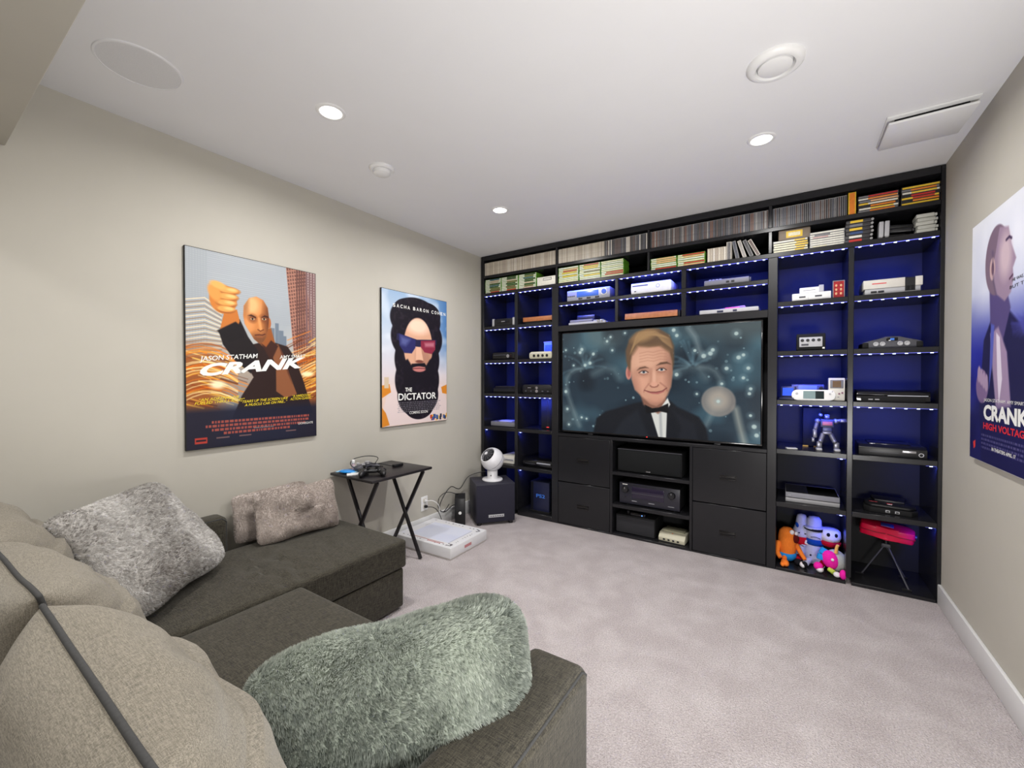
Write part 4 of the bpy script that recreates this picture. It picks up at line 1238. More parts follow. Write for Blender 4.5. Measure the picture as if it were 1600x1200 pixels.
# --- cubbies over the television
t, w = console('silver console with a glass display and a round dial', 0.918, 1.300, 1.9142, 0.035)
P('body', t, SILV, ('box', -w, w, 0, 0.2, 0.004, 0.092, 0.004), ('box', -w + 0.02, w - 0.02, 0.02, 0.18, 0, 0.004))
P('display', t, LBLUE, ('box', -0.10, 0.095, -0.003, 0.001, 0.030, 0.078, 0.002))
P('dial_ring', t, CHROME, ('cyl', (0.142, -0.002, 0.056), 0.028, 0.006, 'y', 28))
P('dial', t, BLUEP, ('cyl', (0.142, -0.006, 0.056), 0.020, 0.006, 'y', 28))
for k in range(4):
    P('button', t, DGREY, ('box', -0.185 + 0.018 * k, -0.173 + 0.018 * k, -0.003, 0.001, 0.040, 0.050, 0.001))
for k in range(3):
    P('controller_port', t, BLK, ('box', -0.085 + 0.075 * k, -0.05 + 0.075 * k, -0.004, 0.001, 0.012, 0.026, 0.002))
t, w = console('large plain white console with a dark slot', 1.472, 1.778, 1.9142, 0.035)
P('body', t, WPL, ('prism', [(-w + 0.004, 0.003), (w - 0.004, 0.003), (w, 0.045), (w - 0.004, 0.086), (-w + 0.004, 0.086), (-w, 0.045)], 0, 0.26, 'xz', 0.003))
P('disc_slot', t, DGREY, ('box', -w + 0.012, -0.02, -0.0015, 0.001, 0.062, 0.070))
P('memory_port', t, BLK, ('box', -w + 0.028, -w + 0.042, -0.0015, 0.001, 0.02, 0.027))
P('emblem', t, PRINTG, ('lathe', [(0.011, 0.0), (0.013, 0.0012), (0.015, 0.0)], (0.055, -0.0003, 0.052), 20, AX['y']), smooth=40)
P('foot', t, DGREY, ('box', -w + 0.02, w - 0.02, 0.02, 0.24, 0, 0.003))
t, w = console('low lilac grey console with buttons along its top', 2.005, 2.288, 1.9142, 0.03)
P('body', t, MGREY, ('box', -w, w, 0, 0.2, 0.0, 0.042, 0.005))
for k in range(4):
    P('button', t, LGREY, ('box', -w + 0.03 + 0.022 * k, -w + 0.045 + 0.022 * k, 0.01, 0.03, 0.040, 0.047, 0.001))
P('controller_port', t, BLK, ('box', 0.0, 0.02, -0.001, 0.001, 0.012, 0.026), ('box', 0.032, 0.052, -0.001, 0.001, 0.012, 0.026))
P('end_block', t, NAVY, ('box', w - 0.004, w + 0.012, 0.004, 0.18, 0.0, 0.036, 0.003))
t, w = console('layered grey and black console with a raised lid', 0.930, 1.262, 1.7122, 0.04)
P('base', t, LGREY, ('box', -w, w, 0, 0.22, 0.0, 0.022, 0.004))
P('deck', t, MGREY, ('box', -w + 0.006, w - 0.12, 0.01, 0.21, 0.022, 0.046, 0.005))
P('lid', t, BLK, ('box', -w + 0.05, w - 0.12, 0.06, 0.18, 0.046, 0.088, 0.006))
P('dial', t, CHROME, ('cyl', (w - 0.06, 0.0, 0.022), 0.012, 0.01, 'y', 20), ('cyl', (w - 0.03, 0.0, 0.022), 0.008, 0.01, 'y', 20))
P('switch', t, SILV, ('box', w - 0.11, w - 0.02, 0.01, 0.05, 0.022, 0.034, 0.002))
t, w = console('long woodgrain fronted console above the television', 1.425, 1.822, 1.7122, 0.035)
P('wood_front', t, WOOD, ('prism', [(-0.004, 0.012), (0.02, 0.012), (0.014, 0.058), (0.004, 0.058)], -w, w, 'yz', 0.001))
P('body', t, BLKM, ('prism', [(0.016, 0.0), (0.22, 0.0), (0.22, 0.07), (0.13, 0.07), (0.016, 0.052)], -w + 0.006, w - 0.02, 'yz'))
P('end_block', t, BLK, ('box', w - 0.018, w + 0.016, 0.02, 0.2, 0.0, 0.058, 0.004))
t, w = console('thin pale purple console with pink switches', 1.975, 2.345, 1.7122, 0.03)
P('body', t, LGREY, ('box', -w, w, 0, 0.2, 0.005, 0.034, 0.004))
P('skirt', t, BLKM, ('box', -w + 0.004, w - 0.004, 0.002, 0.195, 0.0, 0.005))
P('cartridge_hump', t, mat('lilac_plastic', (150, 110, 190), 0.4), ('prism', [(-0.08, 0.034), (0.11, 0.034), (0.10, 0.05), (0.0, 0.044)], 0.02, 0.15, 'xz', 0.002))
P('switch', t, mat('pink_plastic', (226, 80, 190), 0.4), ('box', -0.02, 0.07, 0.008, 0.018, 0.034, 0.042, 0.002))
P('controller_port', t, NAVY, ('box', -0.07, -0.03, -0.001, 0.001, 0.010, 0.024), ('box', 0.03, 0.055, -0.001, 0.001, 0.010, 0.024))
# --- right tower, inner column
t, w = console('small white console with two slots, bottom of the white pair', 2.532, 2.735, ZS['a'], 0.04)
P('body', t, WPL, ('box', -w, w, 0, 0.13, 0.003, 0.050, 0.003), ('box', -w + 0.012, w - 0.012, 0.01, 0.12, 0, 0.003))
P('slot', t, DGREY, ('box', -w + 0.038, -w + 0.072, -0.001, 0.001, 0.020, 0.030), ('box', w - 0.082, w - 0.046, -0.001, 0.001, 0.020, 0.030))
P('seam', t, LGREY, ('box', -0.016, -0.014, -0.001, 0.001, 0.005, 0.048))
t, w = console('smaller white console stacked on the white two slot console', 2.572, 2.696, ZS['a'] + 0.0505, 0.055)
P('body', t, WPL, ('box', -w, w, 0, 0.1, 0.002, 0.036, 0.003), ('box', -w + 0.01, w - 0.01, 0.01, 0.09, 0, 0.002))
P('side_block', t, LGREY, ('box', w - 0.022, w + 0.003, -0.003, 0.09, 0.002, 0.045, 0.002))
P('front_line', t, MGREY, ('box', -w + 0.02, w - 0.04, -0.001, 0.001, 0.016, 0.019))
t, w = console('clear plastic case holding a red and black card', 2.744, 2.803, ZS['a'], 0.05, 0.1, 'display case', 'display_case')
P('card', t, mat('red_black_card', (150, 24, 32), 0.4, vary=0.9, scale=55), ('box', -w + 0.003, w - 0.003, 0.003, 0.007, 0.004, 0.106))
P('frame', t, CLEAR, ('box', -w, w, 0.0, 0.012, 0.0, 0.004), ('box', -w, w, 0.0, 0.012, 0.106, 0.11), ('box', -w, -w + 0.003, 0.0, 0.012, 0.004, 0.106), ('box', w - 0.003, w, 0.0, 0.012, 0.004, 0.106))
for dx, dz in ((-0.012, 0.03), (0.012, 0.03), (-0.012, 0.055), (0.012, 0.055), (-0.012, 0.08), (0.012, 0.08)):
    P('card_figure', t, PC['peach'], ('ell', (dx, 0.003, dz), (0.006, 0.001, 0.008), 10), smooth=True)
t, w = console('black cube console with a grey four port face', 2.558, 2.710, ZS['b'], 0.05)
P('body', t, BLKM, ('box', -w, w, 0, 0.15, 0.005, 0.108, 0.004))
P('port_face', t, LGREY, ('box', -0.061, 0.060, -0.006, 0.001, 0.024, 0.086, 0.002))
for k in range(4):
    P('controller_port', t, BLK, ('cyl', (-0.045 + 0.029 * k, -0.006, 0.066), 0.0095, 0.004, 'y', 20))
P('memory_slot', t, DGREY, ('box', -0.05, -0.012, -0.0075, -0.005, 0.032, 0.044, 0.001))
P('badge', t, PRINTW, ('box', w - 0.016, w - 0.004, -0.001, 0.001, 0.01, 0.02))
P('foot', t, BLK, ('box', -w + 0.01, -w + 0.03, 0.01, 0.14, 0, 0.005), ('box', w - 0.03, w - 0.01, 0.01, 0.14, 0, 0.005))
# handhelds
t = thing('handheld_console', 'open folding dark blue handheld with a lit blue screen', 'handheld console', (2.512, YF + 0.075, ZS['c'] + 0.0004), -0.15)
P('lower_half', t, NAVY, ('box', -0.04, 0.04, -0.055, 0.0, 0.0, 0.014, 0.003))
P('upper_half', t, NAVY, ('box', -0.04, 0.04, 0.0, 0.012, 0.006, 0.088, 0.003, 2, Matrix.Rotation(-0.2, 3, 'X'), (0, 0, 0.01)))
P('screen', t, mat('blue_screen', (50, 90, 220), 0.2, emit=(40, 80, 230), strength=0.35), ('box', -0.030, 0.030, -0.0012, 0.001, 0.026, 0.078, 0, 1, Matrix.Rotation(-0.2, 3, 'X'), (0, 0, 0.01)))
P('button', t, BLK, ('cyl', (0.028, -0.03, 0.0145), 0.005, 0.003), ('cyl', (-0.028, -0.03, 0.0145), 0.006, 0.003))
t = thing('handheld_console', 'dark wide handheld with round sticks behind the white handheld', 'handheld console', (2.622, YF + 0.13, ZS['c'] + 0.0004))
tilt = Matrix.Rotation(-0.25, 3, 'X')
P('body', t, NAVY, ('box', -0.092, 0.092, 0, 0.014, 0.0, 0.106, 0.006, 3, tilt, (0, 0, 0)))
P('screen', t, mat('grey_blue_glass', (96, 120, 150), 0.15), ('box', -0.05, 0.05, -0.001, 0.001, 0.03, 0.094, 0, 1, tilt, (0, 0, 0)))
for s in (-1, 1):
    P('control_stick', t, CHROME, ('cyl', tilt @ Vector((s * 0.072, -0.003, 0.044)), 0.012, 0.006, 'y', 20))
    P('button_pad', t, BLK, ('cyl', tilt @ Vector((s * 0.072, -0.002, 0.078)), 0.010, 0.005, 'y', 20))
P('easel', t, CLEARD, ('box', -0.06, 0.06, 0.014, 0.06, 0, 0.004), ('box', -0.05, 0.05, 0.05, 0.054, 0, 0.07))
t = thing('handheld_console', 'white wide handheld with rounded ends and a grey screen', 'handheld console', (2.648, YF + 0.03, ZS['c'] + 0.0004))
tilt = Matrix.Rotation(-0.18, 3, 'X')
ends = [(-0.085 + 0.030 * math.cos(a), 0.034 + 0.034 * math.sin(a)) for a in np.linspace(PI / 2, 3 * PI / 2, 12)] + [(0.085 - 0.030 * math.cos(a), 0.034 - 0.034 * math.sin(a)) for a in np.linspace(PI / 2, 3 * PI / 2, 12)]
b = P('body', t, WPL, ('prism', ends, 0, 0.016, 'xz', 0.003))
b.data.transform(tilt.to_4x4())
P('screen', t, mat('teal_grey_screen', (128, 150, 152), 0.15), ('box', -0.052, 0.024, -0.0012, 0.001, 0.010, 0.060, 0, 1, tilt, (0, 0, 0)))
P('screen_shade', t, mat('dark_screen', (26, 40, 44), 0.15), ('box', 0.012, 0.056, -0.0016, 0.0009, 0.010, 0.060, 0, 1, tilt, (0, 0, 0)))
P('button', t, LGREY, ('cyl', tilt @ Vector((0.086, -0.001, 0.042)), 0.006, 0.004, 'y', 14), ('cyl', tilt @ Vector((-0.086, -0.001, 0.042)), 0.008, 0.004, 'y', 14))
P('prop', t, CLEARD, ('box', -0.03, 0.03, 0.016, 0.05, 0, 0.003))
t = thing('handheld_console', 'upright pale handheld with a small square olive screen', 'handheld console', (2.768, YF + 0.045, ZS['c'] + 0.0004), 0.05)
P('body', t, OFFW, ('box', -0.041, 0.041, 0, 0.032, 0.0, 0.142, 0.004))
P('screen_bezel', t, MGREY, ('box', -0.033, 0.033, -0.0012, 0.001, 0.078, 0.130, 0.002))
P('screen', t, mat('olive_screen', (96, 66, 34), 0.2), ('box', -0.021, 0.021, -0.002, 0.001, 0.084, 0.124))
P('direction_pad', t, BLK, ('box', -0.031, -0.013, -0.004, 0.001, 0.046, 0.052), ('box', -0.025, -0.019, -0.004, 0.001, 0.040, 0.058))
P('button', t, mat('plum_plastic', (110, 30, 80), 0.4), ('cyl', (0.012, -0.001, 0.044), 0.005, 0.006, 'y', 14), ('cyl', (0.027, -0.001, 0.050), 0.005, 0.006, 'y', 14))
P('pill_button', t, MGREY, ('box', -0.012, -0.003, -0.002, 0.001, 0.022, 0.026), ('box', 0.003, 0.012, -0.002, 0.001, 0.022, 0.026))
t = thing('handheld_console', 'second pale handheld standing edge on at the divider', 'handheld console', (2.806, YF + 0.085, ZS['c'] + 0.0004), 1.35)
P('body', t, OFFW, ('box', -0.03, 0.03, -0.004, 0.010, 0.0, 0.136, 0.003))
P('screen', t, MGREY, ('box', -0.022, 0.022, -0.0052, -0.0035, 0.08, 0.125))
# flat white card, acrylic stand
t = thing('game_card', 'small white card lying flat at the left of the toy robot', 'card', (2.535, YF + 0.055, ZS['d'] + 0.0004), 0.3)
P('body', t, WPL, ('box', -0.03, 0.03, -0.02, 0.02, 0, 0.006, 0.002))
P('sticker', t, LGREY, ('box', -0.02, 0.02, -0.012, 0.012, 0.006, 0.0066))
t, w = console('tall thin dark box standing at the back beside the robot', 2.60, 2.70, ZS['d'], 0.22, 0.0, 'box', 'display_box')
P('body', t, BLKM, ('box', -w, w, 0, 0.12, 0.004, 0.262, 0.002))
P('gold_corner', t, mat('gold_trim', (214, 170, 70), 0.3, metal=0.6), ('box', -w - 0.001, -w + 0.03, -0.0015, 0.001, 0.0, 0.008), ('box', w - 0.04, w + 0.001, -0.0015, 0.001, 0.0, 0.008))
t, w = console('two tone grey console of two stacked slabs', 2.505, 2.788, ZS['e'], 0.032, 0.02)
P('upper_slab', t, MGREY, ('prism', [(0.0, 0.034), (0.26, 0.034), (0.275, 0.064), (0.012, 0.064)], -w, w, 'yz', 0.002))
P('lower_slab', t, LGREY, ('prism', [(0.0, 0.028), (0.26, 0.028), (0.24, 0.002), (0.010, 0.002)], -w, w, 'yz', 0.002))
P('core', t, BLK, ('box', -w + 0.004, w - 0.004, 0.012, 0.25, 0.0, 0.064))
P('gloss_panel', t, GLOSS, ('box', -w + 0.002, -0.02, 0.02, 0.25, 0.0635, 0.066))
P('badge', t, PRINTG, ('box', -w + 0.014, -w + 0.03, 0.001, 0.006, 0.042, 0.047))
# --- right tower, outer column
t, w = console('boxy two tone grey console with a dark central band', 2.890, 3.152, ZS['a'], 0.035)
P('lower_body', t, LGREY, ('box', -w + 0.008, w - 0.008, 0.006, 0.2, 0.0, 0.036, 0.002))
P('upper_body', t, OFFW, ('box', -w, 0.056, 0, 0.2, 0.036, 0.088, 0.002))
P('dark_band', t, BLK, ('box', 0.056, 0.100, 0.004, 0.2, 0.010, 0.085))
P('side_block', t, OFFW, ('box', 0.100, w, 0, 0.2, 0.036, 0.088, 0.002))
P('power_button', t, BLK, ('box', -w + 0.035, -w + 0.062, 0.002, 0.007, 0.012, 0.022), ('box', -w + 0.068, -w + 0.095, 0.002, 0.007, 0.012, 0.022))
P('controller_port', t, BLKM, ('box', 0.062, 0.075, -0.001, 0.005, 0.014, 0.038, 0.002), ('box', 0.082, 0.095, -0.001, 0.005, 0.014, 0.038, 0.002))
P('name_strip', t, PRINTR, ('box', -w + 0.04, -w + 0.105, -0.0012, 0.001, 0.062, 0.067))
t, w = console('charcoal console with a humped top and four round ports', 2.888, 3.158, ZS['b'], 0.04)
hump = [(-w, 0.008), (-w + 0.01, 0.0), (w - 0.01, 0.0), (w, 0.008), (w, 0.034), (w - 0.03, 0.046), (0.075, 0.050), (0.035, 0.068), (-0.03, 0.068), (-0.07, 0.050), (-w + 0.03, 0.044), (-w, 0.034)]
P('body', t, DGREY, ('prism', hump, 0.0, 0.18, 'xz', 0.003))
for x in (-0.072, -0.042, 0.036, 0.066):
    P('controller_port', t, LGREY, ('lathe', [(0.0, 0.002), (0.007, 0.003), (0.0085, 0.006), (0.0125, 0.005), (0.013, 0.0)], (x, 0.0, 0.026), 20, AX['y']), smooth=50)
P('emblem_plate', t, GLOSS, ('box', -0.025, 0.026, -0.002, 0.001, 0.042, 0.062, 0.002))
P('emblem', t, BLUETXT, ('box', -0.008, 0.010, -0.003, 0.0, 0.046, 0.058))
for s in (-1, 1):
    P('side_wing', t, BLKM, ('box', s * w - (0.03 if s > 0 else -0.0), s * w + (0.03 if s < 0 else 0.0), -0.004, 0.17, 0.0, 0.036, 0.006))
t, w = console('wide glossy black curved console, third cubby of the right column', 2.863, 3.188, ZS['c'], 0.03)
pr = [(0.0, 0.004), (0.26, 0.004), (0.285, 0.02), (0.285, 0.048), (0.2, 0.070), (0.08, 0.074), (0.01, 0.062), (-0.004, 0.042), (0.004, 0.034)]
P('body', t, GLOSS, ('prism', pr, -w, w, 'yz', 0.003))
P('lower_front', t, BLKM, ('box', -w + 0.02, w - 0.02, -0.001, 0.05, 0.0, 0.030, 0.002))
P('silver_strip', t, SILV, ('box', -0.02, w - 0.01, -0.006, 0.002, 0.036, 0.040))
P('port', t, LGREY, ('box', -w + 0.055, -w + 0.075, -0.002, 0.001, 0.012, 0.017), ('box', -w + 0.085, -w + 0.105, -0.002, 0.001, 0.012, 0.017))
t, w = console('wide matt black console with a chrome badge and round socket', 2.876, 3.180, ZS['d'], 0.04, -0.03)
P('body', t, BLK, ('prism', [(0.0, 0.0), (0.27, 0.0), (0.27, 0.056), (0.035, 0.062), (0.0, 0.048)], -w, w, 'yz', 0.003))
P('cover', t, GLOSS, ('box', -w + 0.05, w - 0.06, 0.05, 0.25, 0.058, 0.068, 0.006))
P('badge', t, CHROME, ('box', 0.045, 0.105, -0.002, 0.001, 0.026, 0.040, 0.001))
P('socket_ring', t, LGREY, ('lathe', [(0.008, 0.0), (0.008, 0.003), (0.0115, 0.003), (0.0115, 0.0)], (0.126, 0.0, 0.020), 20, AX['y']), smooth=40)
P('slot', t, DGREY, ('box', -0.10, 0.03, -0.001, 0.001, 0.020, 0.023))
t, w = console('broad black console with swept wings and red lettering marks', 2.905, 3.150, ZS['e'], 0.06, -0.08)
out = [(-w, 0.03), (-w + 0.03, 0.0), (w - 0.03, -0.004), (w, 0.03), (w, 0.1), (w - 0.05, 0.24), (-w + 0.05, 0.24), (-w, 0.12)]
P('base', t, BLKM, ('prism', out, 0.0, 0.030, 'xy', 0.004))
P('top_shell', t, BLK, ('prism', [(p[0] * 0.95, 0.008 + p[1] * 0.94) for p in out], 0.030, 0.048, 'xy', 0.010))
P('raised_deck', t, BLK, ('prism', [(-0.07, 0.09), (0.07, 0.09), (0.085, 0.21), (-0.085, 0.21)], 0.046, 0.062, 'xy', 0.005))
P('controller_port', t, LGREY, ('box', -0.022, -0.002, -0.004, 0.003, 0.008, 0.022, 0.001), ('box', 0.020, 0.040, -0.004, 0.003, 0.008, 0.022, 0.001))
P('port_socket', t, BLK, ('box', -0.018, -0.006, -0.005, 0.003, 0.011, 0.019), ('box', 0.024, 0.036, -0.005, 0.003, 0.011, 0.019))
P('red_mark', t, REDP, ('box', -0.014, 0.012, 0.055, 0.066, 0.0475, 0.0495), ('box', -0.095, -0.055, 0.07, 0.074, 0.0475, 0.0495))
P('white_mark', t, PRINTW, ('box', -0.012, 0.010, 0.038, 0.043, 0.0475, 0.0495))
# red viewer on a folding stand
t = thing('headset_viewer', 'bright red tabletop game viewer on a black folding stand', 'game console', (3.02, YF + 0.13, 0.0204), -0.13)
tl = Matrix.Rotation(0.16, 3, 'X') @ Matrix.Rotation(0.10, 3, 'Y')
shell = [(-0.125, 0.0), (-0.055, -0.012), (0.0, 0.0), (0.055, -0.012), (0.125, 0.0), (0.128, 0.07), (0.10, 0.105), (-0.10, 0.105), (-0.128, 0.07)]
vb = P('viewer_body', t, MAG, ('prism', shell, 0.262, 0.336, 'xy', 0.012))
vr = P('viewer_rim', t, mat('dark_red_plastic', (150, 8, 40), 0.4), ('prism', [(p[0] * 1.03, p[1] * 1.03 - 0.001) for p in shell], 0.296, 0.302, 'xy', 0.001))
vt = P('top_window', t, mat('dull_blue_label', (70, 80, 170), 0.3), ('box', -0.03, 0.03, 0.02, 0.065, 0.335, 0.339, 0.001))
vk = P('side_knob', t, NAVY, ('cyl', (0.13, 0.05, 0.30), 0.012, 0.014, 'x', 16))
ve = P('eye_shade', t, BLKM, ('box', -0.095, 0.095, 0.10, 0.135, 0.27, 0.33, 0.012), ('ell', (-0.055, 0.03, 0.258), (0.022, 0.02, 0.012), 12), ('ell', (0.06, 0.03, 0.258), (0.022, 0.02, 0.012), 12))
for p in (vb, vr, vt, vk, ve):
    p.data.transform(Matrix.Translation((0, 0.05, 0.29)) @ tl.to_4x4() @ Matrix.Translation((0, -0.05, -0.29)))
P('neck', t, BLK, ('cyl', (0.0, 0.05, 0.238), 0.012, 0.05, 'z', 16), ('box', -0.04, 0.04, 0.042, 0.058, 0.246, 0.258, 0.003))
P('clamp', t, DGREY, ('box', -0.022, 0.022, 0.035, 0.065, 0.194, 0.218, 0.005))
for a, bq in (((-0.010, 0.05, 0.2), (-0.115, 0.03, 0.005)), ((0.010, 0.05, 0.2), (0.10, -0.075, 0.005)), ((0.0, 0.055, 0.2), (0.09, 0.13, 0.005))):
    l = P('leg', t, DGREY, ('tube', [a, bq], 0.0045, 8, False))
    P('foot', l, BLKM, ('box', bq[0] - 0.03, bq[0] + 0.012, bq[1] - 0.006, bq[1] + 0.006, 0.0, 0.010, 0.003))

# ------------------------------------------------------------------ middle bay: speaker, receiver, subwoofer box, small white console
t = thing('centre_speaker', 'long black centre speaker in the top bay under the television', 'speaker', (1.612, YF + 0.035, 0.5124))
P('cabinet', t, BLKM, ('box', -0.245, 0.245, 0.012, 0.28, 0.004, 0.186, 0.004))
P('grille', t, mat('black_speaker_cloth', (30, 31, 32), 0.95, spec=0.1, vary=0.2, scale=500), ('box', -0.24, 0.24, 0.0, 0.012, 0.010, 0.176, 0.005))
P('top_edge', t, DGREY, ('box', -0.245, 0.245, 0.006, 0.016, 0.178, 0.184))
P('badge', t, CHROME, ('box', -0.016, 0.016, -0.002, 0.0005, 0.018, 0.024, 0.001))
for s in (-1, 1):
    P('foot', t, BLK, ('box', s * 0.2 - 0.02, s * 0.2 + 0.02, 0.04, 0.24, 0.0, 0.004))
t = thing('av_receiver', 'black audio receiver with two round knobs and a wide display', 'receiver', (1.616, YF + 0.035, 0.2544))
P('chassis', t, BLKM, ('box', -0.226, 0.226, 0.012, 0.32, 0.012, 0.170, 0.003))
P('front_panel', t, mat('satin_black_metal', (36, 36, 46), 0.3), ('box', -0.23, 0.23, 0.0, 0.012, 0.010, 0.174, 0.002))
P('display', t, mat('smoked_glass', (40, 34, 52), 0.1), ('box', -0.13, 0.115, -0.003, 0.001, 0.060, 0.150, 0.001))
P('trim_line', t, DGREY, ('box', -0.13, 0.115, -0.004, -0.002, 0.098, 0.101))
for x in (-0.182, 0.172):
    k = P('knob', t, BLK, ('lathe', [(0.0, 0.02), (0.022, 0.019), (0.026, 0.012), (0.028, 0.0)], (x, 0.0, 0.122), 28, AX['y']), smooth=40)
    P('knob_mark', k, PRINTG, ('box', x - 0.0015, x + 0.0015, -0.022, -0.019, 0.128, 0.142))
P('maker_mark', t, PRINTW, ('box', -0.205, -0.165, -0.0012, 0.001, 0.158, 0.164))
P('print_line', t, PRINTG, ('box', -0.13, -0.09, -0.0012, 0.001, 0.034, 0.039), ('box', 0.0, 0.045, -0.0012, 0.001, 0.034, 0.039), ('box', 0.145, 0.19, -0.0012, 0.001, 0.034, 0.037))
P('small_button', t, BLK, ('cyl', (-0.182, -0.001, 0.062), 0.006, 0.004, 'y', 14))
for x in (-0.18, 0.18):
    P('foot', t, BLK, ('cyl', (x, 0.05, 0.006), 0.02, 0.012), ('cyl', (x, 0.26, 0.006), 0.02, 0.012))
t = thing('bass_box', 'plain black rectangular box speaker in the lowest bay', 'speaker', (1.507, YF + 0.05, 0.0184))
P('cabinet', t, BLKM, ('box', -0.155, 0.155, 0.0, 0.26, 0.003, 0.145, 0.004))
P('front_cloth', t, mat('charcoal_cloth', (40, 40, 44), 0.95, vary=0.15, scale=500), ('box', -0.15, 0.15, -0.006, 0.0, 0.006, 0.135, 0.003))
P('pull_tab', t, BLK, ('box', -0.13, -0.05, -0.008, -0.005, 0.122, 0.128))
P('foot', t, BLK, ('box', -0.14, 0.14, 0.02, 0.24, 0.0, 0.003))
t = thing('media_streamer', 'small black streaming box with a blue light on the box speaker', 'media player', (1.52, YF + 0.06, 0.1638))
P('body', t, GLOSS, ('box', -0.055, 0.065, 0.0, 0.11, 0.0, 0.026, 0.005))
P('blue_light', t, mat('blue_led', (90, 140, 255), 0.4, emit=(90, 150, 255), strength=4.0), ('box', 0.036, 0.042, -0.002, 0.001, 0.010, 0.015))
P('aerial_stub', t, BLK, ('cyl', (-0.085, 0.05, 0.012), 0.014, 0.024))
t = thing('game_console', 'square cream console with four ports on the lowest bay floor', 'game console', (1.787, YF + 0.035, 0.0184), -0.06)
P('body', t, CREAM, ('prism', [(0.0, 0.004), (0.185, 0.004), (0.185, 0.056), (0.12, 0.066), (0.03, 0.062), (-0.004, 0.034)], -0.096, 0.096, 'yz', 0.004))
P('lid', t, mat('pale_olive_grey_plastic', (160, 158, 134), 0.5), ('prism', [(-0.075, 0.06), (0.075, 0.06), (0.08, 0.165), (-0.08, 0.165)], 0.058, 0.072, 'xy', 0.003))
for k in range(4):
    P('controller_port', t, BLK, ('box', -0.062 + k * 0.034, -0.046 + k * 0.034, -0.005, 0.004, 0.014, 0.026, 0.002))
P('emblem', t, mat('orange_print', (226, 120, 40), 0.4), ('cyl', (0.0, 0.03, 0.064), 0.004, 0.003))
P('foot', t, MGREY, ('box', -0.085, 0.085, 0.01, 0.17, 0.0, 0.004))
# ------------------------------------------------------------------ soft furnishing helpers
def vnoise(co, sc, seed=0.0):
    off = Vector((seed * 3.1, seed * 1.7, seed * 5.3))
    return np.array([noise.noise(Vector(c) * sc + off) for c in co])


def pillow_arrays(w, h, tk, n=44, nexp=2.4, pinch=0.06, flat=0.5, bumps=0.0, bsc=7.0, seed=0.0, rnd=0.0):
    """a stuffed cushion lying in the xz plane (x across, z up, thickness along y), centred at 0"""
    g = np.linspace(-1, 1, n)
    g = np.sign(g) * (1 - (1 - np.abs(g)) ** 1.35)
    U, V = np.meshgrid(g, g, indexing='xy')
    px = U * w / 2 * (1 - pinch * (1 - V ** 2) * U ** 2) * (1 - rnd * V ** 6)
    pz = V * h / 2 * (1 - pinch * (1 - U ** 2) * V ** 2) * (1 - rnd * U ** 6)
    t = tk / 2 * (np.clip(1 - np.abs(U) ** nexp, 0, 1) * np.clip(1 - np.abs(V) ** nexp, 0, 1)) ** flat
    front = np.stack([px, -t, pz], -1).reshape(-1, 3)
    back = np.stack([px, t, pz], -1).reshape(-1, 3)
    if bumps:
        edge = (t / (tk / 2)).reshape(-1) ** 0.7
        for arr, s in ((front, seed), (back, seed + 5)):
            d = vnoise(arr, bsc, s) * bumps + vnoise(arr, bsc * 2.6, s + 1) * bumps * 0.4
            arr[:, 1] += d * edge
        k = vnoise(front, 4.0, seed + 9) * 0.018
        for arr in (front, back):
            arr[:, 2] += k * np.sign(arr[:, 2])
    return front, back, n


def pillow_mesh(name, parent, m, front, back, n, smooth=True):
    idx = np.arange(n * n).reshape(n, n)
    border = np.zeros((n, n), bool)
    border[0, :] = border[-1, :] = border[:, 0] = border[:, -1] = True
    bi = np.where(border, idx, idx + n * n)
    verts = np.concatenate([front, back])
    F = []
    for j in range(n - 1):
        for i in range(n - 1):
            F.append((idx[j, i], idx[j, i + 1], idx[j + 1, i + 1], idx[j + 1, i]))
            F.append((bi[j, i], bi[j + 1, i], bi[j + 1, i + 1], bi[j, i + 1]))
    me = bpy.data.meshes.new(name)
    me.from_pydata(verts.tolist(), [], [tuple(int(v) for v in f) for f in F])
    bm = bmesh.new()
    bm.from_mesh(me)
    bmesh.ops.delete(bm, geom=[v for v in bm.verts if not v.link_faces], context='VERTS')
    bm.to_mesh(me)
    bm.free()
    me.materials.append(m)
    me.polygons.foreach_set('use_smooth', [True] * len(me.polygons))
    o = bpy.data.objects.new(name, me)
    COL.objects.link(o)
    if parent:
        o.parent = parent
    return o


def border_loop(front, n):
    idx = np.arange(n * n).reshape(n, n)
    ring = list(idx[0, :]) + list(idx[1:, -1]) + list(idx[-1, -2::-1]) + list(idx[-2:0:-1, 0])
    return front[ring]


